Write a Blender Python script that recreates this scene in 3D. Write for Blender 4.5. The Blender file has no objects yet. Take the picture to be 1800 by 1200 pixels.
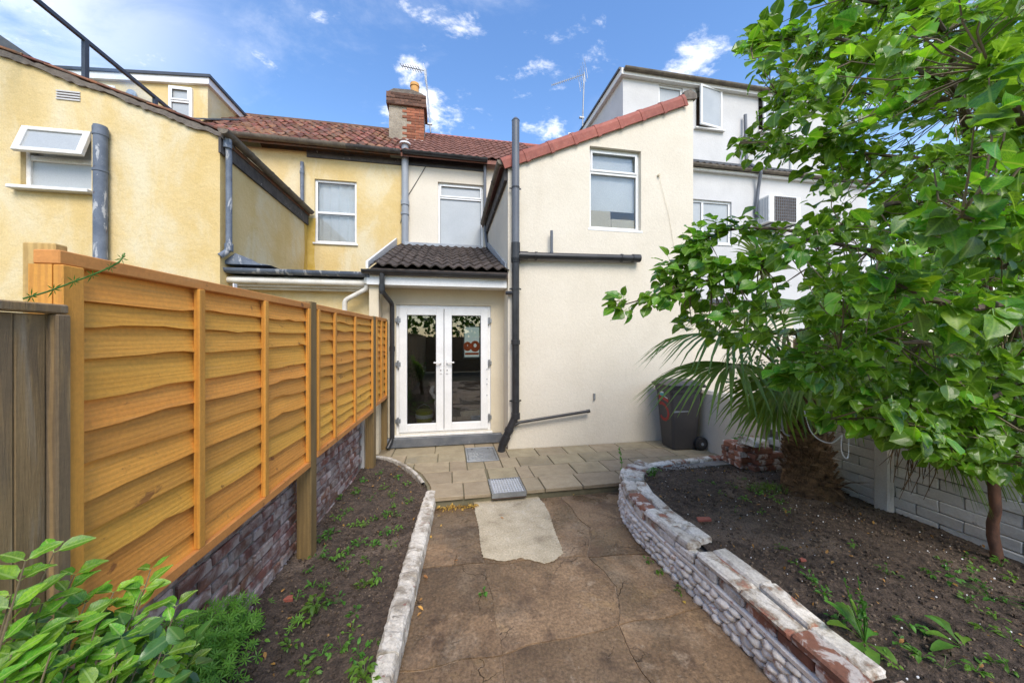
import bpy, bmesh, math, random
from mathutils import Vector, Matrix, noise
R = random.Random(7)
C = bpy.context.scene.collection
SC = bpy.context.scene
PI = math.pi
# ---------------------------------------------------------------- camera, sky, sun, exposure
FPX, YAW, ZC, V0 = 600.0, math.radians(10.5), 1.8, 592.0
cam_d = bpy.data.cameras.new('camera'); cam = bpy.data.objects.new('camera', cam_d); C.objects.link(cam)
cam_d.lens = 36.0*FPX/1800; cam_d.sensor_width = 36; cam_d.sensor_fit = 'HORIZONTAL'
cam_d.clip_start = 0.05; cam_d.clip_end = 2000
cam_d.shift_y = (V0-600)/1800.0
cam.location = (0, 0, ZC); cam.rotation_euler = (PI/2, 0, -YAW)
SC.camera = cam
SUN_DIR = Vector((0.09, -0.68, 0.72)).normalized()      # towards the sun
sun_d = bpy.data.lights.new('sun', 'SUN'); sun = bpy.data.objects.new('sun', sun_d); C.objects.link(sun)
sun_d.energy = 1.5; sun_d.angle = math.radians(32); sun_d.color = (1.0, 0.91, 0.78)
sun.rotation_euler = SUN_DIR.to_track_quat('Z', 'Y').to_euler()
SC.view_settings.view_transform = 'Standard'; SC.view_settings.look = 'None'
SC.view_settings.exposure = 1.42; SC.view_settings.gamma = 1.0
try: SC.view_settings.use_curve_mapping = False
except Exception: pass
SKY_STRENGTH = 0.15

W = bpy.data.worlds.new('World'); SC.world = W; W.use_nodes = True
def world():
    nt = W.node_tree; n = nt.nodes; l = nt.links; n.clear()
    out = n.new('ShaderNodeOutputWorld'); bg = n.new('ShaderNodeBackground')
    bg.inputs['Strength'].default_value = SKY_STRENGTH
    sky = n.new('ShaderNodeTexSky'); sky.sky_type = 'NISHITA'; sky.sun_disc = False
    sky.sun_elevation = math.asin(SUN_DIR.z); sky.sun_rotation = math.atan2(SUN_DIR.x, SUN_DIR.y)
    sky.air_density = 1.35; sky.dust_density = 0.4; sky.ozone_density = 2.2; sky.altitude = 0
    tc = n.new('ShaderNodeTexCoord'); sep = n.new('ShaderNodeSeparateXYZ'); l.new(tc.outputs['Generated'], sep.inputs[0])
    def math_(op, a, b=None, c=None):
        m = n.new('ShaderNodeMath'); m.operation = op
        for i, x in enumerate((a, b, c)):
            if x is None: continue
            if isinstance(x, (int, float)): m.inputs[i].default_value = x
            else: l.new(x, m.inputs[i])
        return m.outputs[0]
    dz = math_('ADD', math_('MAXIMUM', sep.outputs[2], 0.0), 0.22)
    cx = math_('DIVIDE', sep.outputs[0], dz); cy = math_('DIVIDE', sep.outputs[1], dz)
    cmb = n.new('ShaderNodeCombineXYZ'); l.new(cx, cmb.inputs[0]); l.new(cy, cmb.inputs[1])
    def nz(scale, detail, rough, dist, off):
        mp = n.new('ShaderNodeMapping'); mp.inputs['Location'].default_value = off; mp.inputs['Scale'].default_value = (1.0, 1.35, 1)
        mp.inputs['Rotation'].default_value = (0, 0, 0.6)
        l.new(cmb.outputs[0], mp.inputs[0])
        t = n.new('ShaderNodeTexNoise'); t.inputs['Scale'].default_value = scale; t.inputs['Detail'].default_value = detail
        t.inputs['Roughness'].default_value = rough; t.inputs['Distortion'].default_value = dist
        l.new(mp.outputs[0], t.inputs[0]); return t.outputs[0]
    def ramp(x, a, b):
        r = n.new('ShaderNodeMapRange'); r.interpolation_type = 'SMOOTHSTEP'; r.inputs[1].default_value = a; r.inputs[2].default_value = b
        l.new(x, r.inputs[0]); return r.outputs[0]
    puffs = ramp(math_('ADD', math_('MULTIPLY', nz(4.3, 10, .66, .15, (3.3, 4.7, 0)), 0.75), math_('MULTIPLY', nz(1.6, 3, .5, .0, (2.4, 5.2, 0)), 0.35)), 0.585, 0.73)
    veil = ramp(nz(1.9, 10, .66, .35, (8.1, 2.2, 0)), 0.5, 0.9)
    # a thicker bank of cloud towards the left of the view
    dv = n.new('ShaderNodeVectorMath'); dv.operation = 'DISTANCE'; dv.inputs[1].default_value = Vector((-0.66, 0.51, 0.56)).normalized()
    l.new(tc.outputs['Generated'], dv.inputs[0])
    bank = math_('SUBTRACT', 1.0, ramp(dv.outputs['Value'], 0.03, 0.42))
    bankn = math_('MULTIPLY', bank, ramp(nz(2.1, 9, .6, .6, (1.1, 9.2, 0)), 0.36, 0.62))
    m = math_('MINIMUM', math_('ADD', math_('ADD', math_('MULTIPLY', puffs, 0.85), math_('MULTIPLY', veil, 0.38)), math_('MULTIPLY', bankn, 0.55)), 0.95)
    horizon = math_('MULTIPLY', math_('SUBTRACT', 1.0, ramp(sep.outputs[2], 0.0, 0.45)), 0.42)
    m = math_('MAXIMUM', m, horizon)
    hs = n.new('ShaderNodeHueSaturation'); hs.inputs['Saturation'].default_value = 1.2; hs.inputs['Value'].default_value = 0.68; hs.inputs['Hue'].default_value = 0.508
    l.new(sky.outputs[0], hs.inputs['Color'])
    mx = n.new('ShaderNodeMixRGB'); l.new(m, mx.inputs[0]); l.new(hs.outputs[0], mx.inputs[1]); mx.inputs[2].default_value = (4.9, 4.75, 4.5, 1)
    l.new(mx.outputs[0], bg.inputs[0]); l.new(bg.outputs[0], out.inputs[0])
world()

# ---------------------------------------------------------------- points on real planes of the place, read with the camera above
def _ang(u): return YAW+math.atan((u-900)/FPX)
def _d(x, y): return x*math.sin(YAW)+y*math.cos(YAW)
def PY(u, v, y):
    x = y*math.tan(_ang(u)); return Vector((x, y, ZC-(v-V0)/FPX*_d(x, y)))
def PX(u, v, x):
    y = x/math.tan(_ang(u)); return Vector((x, y, ZC-(v-V0)/FPX*_d(x, y)))
def PZ(u, v, z):
    d = (ZC-z)*FPX/(v-V0); t = (u-900)/FPX
    return Vector((t*d*math.cos(YAW)+d*math.sin(YAW), -t*d*math.sin(YAW)+d*math.cos(YAW), z))
def PD(u, v, d):
    t = (u-900)/FPX
    return Vector((t*d*math.cos(YAW)+d*math.sin(YAW), -t*d*math.sin(YAW)+d*math.cos(YAW), ZC-(v-V0)/FPX*d))

# ---------------------------------------------------------------- object helpers
WL = {}
def wl(o): return WL.get(o.name, Vector((0, 0, 0)))
def tag(o, label=None, cat=None, group=None, kind=None):
    if label: o['label'] = label
    if cat: o['category'] = cat
    if group: o['group'] = group
    if kind: o['kind'] = kind
    return o
def place(o, loc, parent=None, rot=None):
    loc = Vector(loc)
    if parent is not None: o.parent = parent; o.location = loc-wl(parent)
    else: o.location = loc
    if rot is not None: o.rotation_euler = rot
    WL[o.name] = loc
    return o
def thing(name, loc, label, cat, group=None):
    o = bpy.data.objects.new(name, None); C.objects.link(o); o.empty_display_size = .1
    place(o, loc); return tag(o, label, cat, group)
def inst(name, me, loc, parent=None, rot=None, scale=None, kind=None, label=None):
    o = bpy.data.objects.new(name, me); C.objects.link(o); place(o, loc, parent, rot)
    if scale is not None: o.scale = scale if hasattr(scale, '__len__') else (scale,)*3
    if kind: o['kind'] = kind
    if label: o['label'] = label
    return o
class MB:
    def __init__(s): s.v = []; s.f = []; s.uv = {}; s.mi = []; s.cur = 0
    def add(s, vs, fs, uvs=None):
        b = len(s.v); s.v += [tuple(p) for p in vs]
        for i, f in enumerate(fs):
            if uvs: s.uv[len(s.f)] = uvs[i]
            s.f.append([b+k for k in f]); s.mi.append(s.cur)
    def box(s, x0, x1, y0, y1, z0, z1):
        if x0 > x1: x0, x1 = x1, x0
        if y0 > y1: y0, y1 = y1, y0
        if z0 > z1: z0, z1 = z1, z0
        s.add([(x0,y0,z0),(x1,y0,z0),(x1,y1,z0),(x0,y1,z0),(x0,y0,z1),(x1,y0,z1),(x1,y1,z1),(x0,y1,z1)],
              [(0,3,2,1),(4,5,6,7),(0,1,5,4),(1,2,6,5),(2,3,7,6),(3,0,4,7)])
        return s
    def prism(s, poly, dirv):                       # poly: 3D points, extruded by dirv
        n = len(poly); d = Vector(dirv); P = [Vector(p) for p in poly]
        s.add(P+[p+d for p in P], [tuple(range(n))[::-1], tuple(range(n, 2*n))]+[(i, (i+1) % n, n+(i+1) % n, n+i) for i in range(n)])
        return s
    def beam(s, a, b, w, h, up=(0,0,1)):            # rectangular bar from a to b
        a = Vector(a); b = Vector(b); t = (b-a).normalized(); sd = t.cross(Vector(up)).normalized(); u = sd.cross(t).normalized()
        sd *= w/2; u *= h/2
        s.add([a-sd-u, a+sd-u, a+sd+u, a-sd+u, b-sd-u, b+sd-u, b+sd+u, b-sd+u],
              [(0,1,2,3),(7,6,5,4),(0,4,5,1),(1,5,6,2),(2,6,7,3),(3,7,4,0)])
        return s
    def tube(s, pts, r, n=10, caps=True):
        P = [Vector(p) for p in pts]; rs = r if hasattr(r, '__len__') else [r]*len(P)
        up = None; rings = []
        for i, p in enumerate(P):
            t = (P[min(i+1, len(P)-1)]-P[max(i-1, 0)])
            t = t.normalized() if t.length > 1e-9 else Vector((0,0,1))
            if up is None:
                up = Vector((0,0,1)) if abs(t.z) < .9 else Vector((1,0,0))
            a = t.cross(up)
            if a.length < 1e-6: a = t.cross(Vector((0,1,0)))
            a.normalize(); b = a.cross(t).normalized(); up = b
            rings.append([p+a*rs[i]*math.cos(2*PI*k/n)+b*rs[i]*math.sin(2*PI*k/n) for k in range(n)])
        vs = [q for rg in rings for q in rg]; fs = []
        for i in range(len(P)-1):
            for k in range(n): fs.append((i*n+k, i*n+(k+1) % n, (i+1)*n+(k+1) % n, (i+1)*n+k))
        if caps: fs.append(tuple(range(n))[::-1]); fs.append(tuple((len(P)-1)*n+k for k in range(n)))
        s.add(vs, fs); return s
    def mesh(s, name, mats, smooth=False, origin=None):
        me = bpy.data.meshes.new(name)
        o = Vector(origin) if origin is not None else Vector((0,0,0))
        me.from_pydata([(p[0]-o.x, p[1]-o.y, p[2]-o.z) for p in s.v], [], s.f)
        if not isinstance(mats, (list, tuple)): mats = [mats]
        for m in mats: me.materials.append(m)
        if len(mats) > 1: me.polygons.foreach_set('material_index', s.mi)
        if s.uv:
            ul = me.uv_layers.new(name='UVMap')
            for p in me.polygons:
                q = s.uv.get(p.index)
                if q:
                    for k, li in enumerate(p.loop_indices): ul.data[li].uv = q[k]
        if smooth: me.polygons.foreach_set('use_smooth', [True]*len(me.polygons))
        me.update(); return me
    def build(s, name, mats, parent=None, smooth=False, bevel=0, kind=None, label=None, seg=1):
        xs = [p[0] for p in s.v]; ys = [p[1] for p in s.v]; zs = [p[2] for p in s.v]
        o = Vector(((min(xs)+max(xs))/2, (min(ys)+max(ys))/2, min(zs)))
        ob = inst(name, s.mesh(name, mats, smooth, o), o, parent, kind=kind, label=label)
        if bevel:
            m = ob.modifiers.new('bevel', 'BEVEL'); m.width = bevel; m.segments = seg; m.limit_method = 'ANGLE'
        if smooth:
            m = ob.modifiers.new('edges', 'EDGE_SPLIT'); m.split_angle = math.radians(50)
        return ob
def bevelled(name, mb, width, mat, jit=0, seed=0, seg=1, smooth=False):
    bm = bmesh.new(); me = mb.mesh(name, mat); bm.from_mesh(me)
    bmesh.ops.bevel(bm, geom=bm.edges[:], offset=width, segments=seg, affect='EDGES', profile=.6)
    if jit:
        rr = random.Random(seed)
        for v in bm.verts: v.co += Vector((rr.uniform(-1,1), rr.uniform(-1,1), rr.uniform(-1,1)))*jit
    bm.to_mesh(me); bm.free()
    if smooth: me.polygons.foreach_set('use_smooth', [True]*len(me.polygons))
    return me

# ---------------------------------------------------------------- materials
def mat(name, c1, c2=None, scale=3.0, vec=(1,1,1), rough=.8, bump=.3, bscale=60, bdist=.004, rnd=0, hue=0, layers=(), spec=.5, metal=0,
        detail=5, bvec=None, rr=0, wave=None, trans=0, sss=0, grain=.08, gs=70, wet=None, crack=None, vein=None):
    m = bpy.data.materials.new(name); m.use_nodes = True; nt = m.node_tree; n = nt.nodes; l = nt.links
    b = n['Principled BSDF']; tc = n.new('ShaderNodeTexCoord'); oi = n.new('ShaderNodeObjectInfo')
    add = n.new('ShaderNodeVectorMath'); add.operation = 'ADD'; l.new(tc.outputs['Object'], add.inputs[0])
    sc = n.new('ShaderNodeMath'); sc.operation = 'MULTIPLY'; sc.inputs[1].default_value = 53.0; l.new(oi.outputs['Random'], sc.inputs[0]); l.new(sc.outputs[0], add.inputs[1])
    def mp(v):
        x = n.new('ShaderNodeMapping'); x.inputs['Scale'].default_value = v; l.new(add.outputs[0], x.inputs[0]); return x.outputs[0]
    def nz(s, v=(1,1,1), d=5, r=.6, dist=0):
        t = n.new('ShaderNodeTexNoise'); t.inputs['Scale'].default_value = s; t.inputs['Detail'].default_value = d; t.inputs['Roughness'].default_value = r; t.inputs['Distortion'].default_value = dist
        l.new(mp(v), t.inputs[0]); return t.outputs[0]
    def rng(x, a, b2, to0=0, to1=1):
        q = n.new('ShaderNodeMapRange'); q.interpolation_type = 'SMOOTHSTEP'; q.inputs[1].default_value = a; q.inputs[2].default_value = b2; q.inputs[3].default_value = to0; q.inputs[4].default_value = to1
        l.new(x, q.inputs[0]); return q.outputs[0]
    def mix(f, a, b2, bt='MIX'):
        q = n.new('ShaderNodeMixRGB'); q.blend_type = bt
        for i, x in ((0, f), (1, a), (2, b2)):
            if isinstance(x, tuple): q.inputs[i].default_value = (*x, 1) if len(x) == 3 else x
            elif isinstance(x, (int, float)): q.inputs[i].default_value = x
            else: l.new(x, q.inputs[i])
        return q.outputs[0]
    c2 = c2 or c1
    col = mix(rng(nz(scale, vec, detail), .3, .7), c1, c2)
    if wave:   # growth rings / grain: (scale, vec, colour, strength)
        w = n.new('ShaderNodeTexWave'); w.inputs['Scale'].default_value = wave[0]; w.inputs['Distortion'].default_value = 5; w.inputs['Detail'].default_value = 3; w.inputs['Detail Scale'].default_value = 1.2
        w.bands_direction = wave[4] if len(wave) > 4 else 'Z'
        l.new(mp(wave[1]), w.inputs[0])
        f = n.new('ShaderNodeMath'); f.operation = 'MULTIPLY'; f.inputs[1].default_value = wave[3]; l.new(rng(w.outputs[1], .2, .9), f.inputs[0])
        col = mix(f.outputs[0], col, wave[2])
    for L in layers:  # (colour, scale, lo, hi, vec, strength)
        f = rng(nz(L[1], L[4] if len(L) > 4 else (1,1,1), 7, .62, .4), L[2], L[3], 0, L[5] if len(L) > 5 else 1)
        col = mix(f, col, L[0])
    if crack:
        vo = n.new('ShaderNodeTexVoronoi'); vo.feature = 'DISTANCE_TO_EDGE'; vo.inputs['Scale'].default_value = crack[0]
        dn = n.new('ShaderNodeTexNoise'); dn.inputs['Scale'].default_value = 4; dn.inputs['Detail'].default_value = 6; l.new(add.outputs[0], dn.inputs[0])
        av = n.new('ShaderNodeVectorMath'); av.operation = 'MULTIPLY_ADD'; av.inputs[1].default_value = (.5,.5,.5); l.new(dn.outputs['Color'], av.inputs[0]); l.new(add.outputs[0], av.inputs[2])
        l.new(av.outputs[0], vo.inputs[0])
        ck = rng(vo.outputs[0], 0, crack[1], 1, 0)
        g = n.new('ShaderNodeMath'); g.operation = 'MULTIPLY'; l.new(ck, g.inputs[0]); l.new(rng(nz(1.7, d=3), .45, .6, 0, crack[3] if len(crack) > 3 else 1), g.inputs[1]); ck = g.outputs[0]
        col = mix(ck, col, crack[2])
    if grain:
        col = mix(1.0, col, rng(nz(gs, d=3, r=.7), .25, .75, 1-grain, 1+grain), 'MULTIPLY')
    if rnd or hue:
        hs = n.new('ShaderNodeHueSaturation')
        l.new(col, hs.inputs['Color'])
        q = n.new('ShaderNodeMapRange'); q.inputs[3].default_value = 1-rnd; q.inputs[4].default_value = 1+rnd; l.new(oi.outputs['Random'], q.inputs[0]); l.new(q.outputs[0], hs.inputs['Value'])
        if hue:
            fr = n.new('ShaderNodeMath'); fr.operation = 'FRACT'; ms = n.new('ShaderNodeMath'); ms.operation = 'MULTIPLY'; ms.inputs[1].default_value = 7.31
            l.new(oi.outputs['Random'], ms.inputs[0]); l.new(ms.outputs[0], fr.inputs[0])
            q2 = n.new('ShaderNodeMapRange'); q2.inputs[3].default_value = .5-hue; q2.inputs[4].default_value = .5+hue; l.new(fr.outputs[0], q2.inputs[0]); l.new(q2.outputs[0], hs.inputs['Hue'])
        col = hs.outputs[0]
    if vein:
        uv = n.new('ShaderNodeSeparateXYZ'); l.new(tc.outputs['UV'], uv.inputs[0])
        ab = n.new('ShaderNodeMath'); ab.operation = 'SUBTRACT'; ab.inputs[1].default_value = .5; l.new(uv.outputs[0], ab.inputs[0])
        a2 = n.new('ShaderNodeMath'); a2.operation = 'ABSOLUTE'; l.new(ab.outputs[0], a2.inputs[0])
        col = mix(rng(a2.outputs[0], .012, .05, .75, 0), col, vein)
        # faint side veins slanting forward from the midrib
        k1 = n.new('ShaderNodeMath'); k1.operation = 'MULTIPLY_ADD'; k1.inputs[1].default_value = -.9; l.new(a2.outputs[0], k1.inputs[0]); l.new(uv.outputs[1], k1.inputs[2])
        k2 = n.new('ShaderNodeMath'); k2.operation = 'MULTIPLY'; k2.inputs[1].default_value = 60; l.new(k1.outputs[0], k2.inputs[0])
        k3 = n.new('ShaderNodeMath'); k3.operation = 'SINE'; l.new(k2.outputs[0], k3.inputs[0])
        col = mix(rng(k3.outputs[0], .85, 1, 0, .28), col, vein)
    rv = None
    if rr:
        rv = rng(nz(scale*2, vec, 3), .3, .7, max(0, rough-rr), min(1, rough+rr))
    if wet:    # (scale, lo, hi, darken, roughness)
        wm = rng(nz(wet[0], d=6, dist=.5), wet[1], wet[2])
        col = mix(wm, col, mix(1.0, col, (wet[3],)*3, 'MULTIPLY'))
        q = n.new('ShaderNodeMix'); l.new(wm, q.inputs[0]); q.inputs[3].default_value = wet[4]
        if rv is not None: l.new(rv, q.inputs[2])
        else: q.inputs[2].default_value = rough
        rv = q.outputs[0]
    l.new(col, b.inputs['Base Color'])
    if rv is not None: l.new(rv, b.inputs['Roughness'])
    else: b.inputs['Roughness'].default_value = rough
    b.inputs['Specular IOR Level'].default_value = spec; b.inputs['Metallic'].default_value = metal
    if bump:
        bp = n.new('ShaderNodeBump'); bp.inputs['Strength'].default_value = bump; bp.inputs['Distance'].default_value = bdist
        h = nz(bscale, bvec or (1,1,1), 5, .65)
        if wave:
            hh = n.new('ShaderNodeMath'); hh.operation = 'ADD'; wq = n.new('ShaderNodeMath'); wq.operation = 'MULTIPLY'; wq.inputs[1].default_value = .25; l.new(w.outputs[1], wq.inputs[0]); l.new(h, hh.inputs[0]); l.new(wq.outputs[0], hh.inputs[1]); h = hh.outputs[0]
        if crack:
            hh = n.new('ShaderNodeMath'); hh.operation = 'SUBTRACT'; l.new(h, hh.inputs[0]); l.new(ck, hh.inputs[1]); h = hh.outputs[0]
        l.new(h, bp.inputs['Height']); l.new(bp.outputs[0], b.inputs['Normal'])
    if trans:
        out = n['Material Output']; tr = n.new('ShaderNodeBsdfTranslucent'); ms = n.new('ShaderNodeMixShader'); ms.inputs[0].default_value = trans
        g2 = n.new('ShaderNodeMixRGB'); g2.blend_type = 'MULTIPLY'; g2.inputs[0].default_value = 1; g2.inputs[2].default_value = (1.9, 1.9, .75, 1)
        l.new(col, g2.inputs[1]); l.new(g2.outputs[0], tr.inputs[0])
        l.new(b.outputs[0], ms.inputs[1]); l.new(tr.outputs[0], ms.inputs[2]); l.new(ms.outputs[0], out.inputs[0])
    return m
def glass(name, tint=(.9,.95,.95), f0=1.5, k=1.8):
    m = bpy.data.materials.new(name); m.use_nodes = True; n = m.node_tree.nodes; l = m.node_tree.links; n.clear()
    out = n.new('ShaderNodeOutputMaterial'); g = n.new('ShaderNodeBsdfGlossy'); g.inputs['Roughness'].default_value = .0; g.inputs[0].default_value = (1,1,1,1)
    t = n.new('ShaderNodeBsdfTransparent'); t.inputs[0].default_value = (*tint, 1); fr = n.new('ShaderNodeFresnel'); fr.inputs[0].default_value = f0
    bp = n.new('ShaderNodeBump'); nzz = n.new('ShaderNodeTexNoise'); nzz.inputs['Scale'].default_value = 1.2; bp.inputs['Strength'].default_value = .02; l.new(nzz.outputs[0], bp.inputs['Height']); l.new(bp.outputs[0], g.inputs['Normal'])
    m2 = n.new('ShaderNodeMath'); m2.operation = 'MULTIPLY'; m2.inputs[1].default_value = k; m2.use_clamp = True; l.new(fr.outputs[0], m2.inputs[0])
    ms = n.new('ShaderNodeMixShader'); l.new(m2.outputs[0], ms.inputs[0]); l.new(t.outputs[0], ms.inputs[1]); l.new(g.outputs[0], ms.inputs[2]); l.new(ms.outputs[0], out.inputs[0])
    return m
M = {}
M['cream'] = mat('cream_render', (.70,.635,.525), (.655,.59,.48), 1.3, rough=.88, bump=.5, bscale=22, bdist=.010, layers=[((.56,.49,.38), .9, .54, .80, (1.5,1,.35), .5), ((.74,.69,.60), 5, .55, .8, (1,1,1), .4), ((.45,.39,.30), 2.1, .66, .85, (3,3,.3), .5)])
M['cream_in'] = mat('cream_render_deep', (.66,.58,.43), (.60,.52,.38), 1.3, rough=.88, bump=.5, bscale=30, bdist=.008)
M['yellow'] = mat('yellow_render', (.68,.53,.27), (.62,.455,.19), 1.5, rough=.9, bump=.7, bscale=17, bdist=.014, layers=[((.69,.61,.42), 1.1, .42, .68, (1.4,1,.7), .85), ((.58,.42,.15), 1.7, .56, .78, (2,2,.35), .7), ((.42,.36,.24), 3, .66, .85, (3,3,.4), .5)])
M['stain'] = mat('yellow_stain', (.55,.36,.06), (.66,.47,.14), 4, rough=.9, bump=.4, bscale=25)
M['white_r'] = mat('white_render', (.59,.585,.58), (.52,.515,.51), 1.2, rough=.9, bump=.5, bscale=22, bdist=.01, layers=[((.45,.44,.42), 1.4, .6, .85, (2,2,.4), .4)])
M['upvc'] = mat('white_upvc', (.80,.80,.79), (.74,.74,.73), 6, rough=.35, bump=.03, spec=.5)
M['upvc_old'] = mat('worn_white_paint', (.76,.75,.72), (.66,.64,.60), 14, rough=.5, bump=.2, layers=[((.32,.27,.22), 30, .66, .8, (1,1,1), .8)])
M['pane'] = glass('window_glass', (.96,.97,.97), 1.45, 1.0)
M['door_pane'] = glass('door_glass', (.80,.82,.80), 1.5, 2.6)
M['frost'] = mat('obscured_glass', (.44,.46,.465), (.39,.41,.415), 1.5, rough=.25, bump=.12, bscale=160, spec=.6)
M['blind'] = mat('white_blind', (.80,.80,.79), (.74,.74,.73), 2, rough=.9, bump=.1)
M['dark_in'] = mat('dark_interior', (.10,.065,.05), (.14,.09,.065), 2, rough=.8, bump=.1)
M['black'] = mat('black_plastic', (.018,.018,.02), (.035,.035,.038), 5, rough=.38, bump=.05, layers=[((.12,.11,.10), 12, .6, .85, (1,1,.3), .35)])
M['greyp'] = mat('grey_plastic', (.33,.36,.39), (.25,.27,.30), 5, (1,1,.3), rough=.5, bump=.05)
M['dgreyp'] = mat('dark_grey_pipe', (.085,.095,.115), (.13,.14,.16), 5, (1,1,.3), rough=.45, bump=.06)
M['lead'] = mat('peeling_blue_grey_paint', (.095,.12,.165), (.16,.19,.24), 6, rough=.7, bump=.4, bscale=40, layers=[((.48,.49,.50), 11, .56, .62, (1,1,.35), .85), ((.09,.05,.035), 14, .62, .7, (1,1,.5), .7)])
M['asb'] = mat('mossy_grey_brown_gutter', (.20,.17,.13), (.12,.10,.08), 7, rough=.9, bump=.5, layers=[((.34,.30,.24), 20, .55, .75, (1,1,1), .6)])
M['soot'] = mat('black_peeling_board', (.05,.045,.045), (.10,.09,.085), 9, rough=.85, bump=.6, layers=[((.5,.48,.44), 14, .64, .7, (1,1,1), .9)])
M['whitep'] = mat('flaking_white_paint', (.70,.67,.60), (.58,.54,.46), 6, rough=.7, bump=.3, layers=[((.14,.12,.11), 13, .66, .72, (1,1,.6), .9)])
M['tile_red'] = mat('red_concrete_tile', (.20,.088,.065), (.15,.065,.05), 14, rough=.8, bump=.5, bscale=120, rnd=.2, layers=[((.36,.16,.10), 25, .5, .8, (1,1,1), .5), ((.07,.045,.04), 9, .62, .8, (1,1,1), .6)])
M['tile_old'] = mat('weathered_clay_pantile', (.25,.09,.048), (.165,.075,.055), 11, rough=.9, bump=.8, bscale=90, rnd=.4, hue=.018, layers=[((.10,.085,.075), 8, .45, .66, (1,1,1), .8), ((.42,.22,.09), 16, .58, .75, (1,1,1), .7), ((.30,.28,.22), 40, .6, .75, (1,1,1), .5)])
M['tile_dark'] = mat('dark_brown_tile', (.075,.055,.045), (.045,.035,.03), 14, rough=.8, bump=.6, bscale=110, rnd=.25, layers=[((.20,.17,.14), 30, .55, .8, (1,1,1), .5), ((.13,.14,.06), 12, .68, .8, (1,1,1), .5)])
M['ridge_red'] = mat('red_ridge_tile', (.33,.095,.065), (.26,.07,.05), 8, rough=.7, bump=.4, bscale=90, rnd=.12, layers=[((.42,.2,.15), 20, .5, .8, (1,1,1), .5)])
M['mortar_d'] = mat('dark_mortar', (.12,.10,.085), (.20,.17,.14), 10, rough=.95, bump=1, bscale=40, bdist=.01)
M['brick_ch'] = mat('orange_brick', (.33,.12,.06), (.24,.085,.05), 16, rough=.9, bump=.5, rnd=.3)
M['brick_soot'] = mat('sooty_brick', (.10,.055,.04), (.17,.085,.055), 12, rough=.95, bump=.7, rnd=.35, layers=[((.05,.045,.04), 12, .5, .7)])
M['chrend'] = mat('grey_chimney_render', (.38,.33,.26), (.26,.22,.17), 6, rough=.95, bump=1, bscale=25, bdist=.02, layers=[((.13,.11,.09), 9, .58, .75)])
M['pot'] = mat('buff_clay_pot', (.62,.33,.10), (.50,.26,.09), 5, rough=.8, bump=.2, layers=[((.12,.08,.05), 8, .62, .8, (1,1,.6), .6)])
M['slate'] = mat('dark_slate', (.05,.055,.065), (.08,.085,.09), 8, rough=.6, bump=.3)
M['grate'] = mat('pale_galvanised_grate', (.55,.57,.60), (.45,.47,.5), 9, rough=.5, bump=.1)
M['metal'] = mat('galvanised_metal', (.34,.36,.38), (.26,.27,.28), 9, rough=.45, bump=.1, metal=.6)
M['anth'] = mat('anthracite_metal', (.04,.048,.06), (.06,.065,.08), 3, rough=.4, bump=.03)
M['wood'] = mat('orange_treated_wood', (.77,.375,.06), (.69,.315,.045), 3.2, (.6,.6,6), rough=.62, bump=.5, bscale=14, bvec=(1,1,14), rnd=.20, hue=.010, wave=(5.5, (.25,.25,3.2), (.42,.17,.03), .22),
    layers=[((.25,.095,.02), 6.5, .635, .70, (1,1,1.3), .8), ((.72,.40,.13), 9, .55, .8, (.5,.5,9), .5), ((.30,.13,.03), 2.5, .62, .82, (1,1,2.5), .45)])
M['wood_v'] = mat('orange_treated_batten', (.70,.33,.055), (.60,.27,.04), 3, (6,6,.6), rough=.62, bump=.4, bscale=14, bvec=(14,14,1), rnd=.1, wave=(5, (3,3,.25), (.38,.15,.03), .35, 'X'))
M['rail'] = mat('raw_edge_rail', (.62,.27,.07), (.50,.20,.05), 6, (.5,.5,3), rough=.7, bump=.6, bscale=20, layers=[((.12,.045,.02), 12, .62, .70, (1,1,1), .7), ((.62,.34,.14), 8, .58, .8, (1,.4,2), .5)])
M['post'] = mat('brown_green_treated_post', (.27,.175,.065), (.19,.125,.05), 4, (5,5,.6), rough=.75, bump=.4, bscale=18, bvec=(12,12,1), rnd=.12, wave=(4, (3,3,.3), (.15,.10,.04), .5, 'X'), layers=[((.09,.055,.03), 6, .66, .8, (1,1,.5), .6)])
M['newpost'] = mat('pale_new_post', (.56,.38,.14), (.48,.30,.09), 3, (5,5,.5), rough=.7, bump=.35, bvec=(10,10,1), bscale=18, wave=(7, (2.5,2.5,.25), (.36,.22,.07), .5, 'X'))
M['oldwood'] = mat('weathered_grey_board', (.42,.28,.13), (.27,.18,.085), 3.2, (6,6,.6), rough=.9, bump=.9, bscale=16, bvec=(14,14,1), rnd=.18, wave=(5, (3.2,3.2,.35), (.14,.105,.07), .65, 'X'), layers=[((.42,.37,.29), 5, .52, .75, (3,3,.35), .6), ((.06,.045,.035), 7, .66, .74, (1,1,.6), .8), ((.10,.115,.05), 3, .6, .8, (1,1,.4), .5)])
M['brick_w'] = mat('limewashed_red_brick', (.23,.10,.07), (.15,.075,.06), 12, rough=.92, bump=.9, bscale=55, bdist=.006, rnd=.3, hue=.012, layers=[((.52,.46,.44), 7, .40, .62, (1,1,1), .8), ((.07,.05,.045), 9, .62, .76, (1,1,1), .7)])
M['mort_w'] = mat('grey_mortar', (.27,.24,.21), (.17,.15,.13), 12, rough=.95, bump=.9, bscale=50, bdist=.006, layers=[((.5,.48,.46), 5, .55, .75)])
M['brick_p'] = mat('white_painted_brick', (.72,.70,.655), (.62,.59,.55), 6, rough=.8, bump=.7, bscale=40, bdist=.006, rnd=.1, layers=[((.16,.15,.13), 9, .66, .76, (1,1,.7), .7), ((.28,.12,.08), 7, .70, .76, (1,1,1), .8)])
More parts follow.
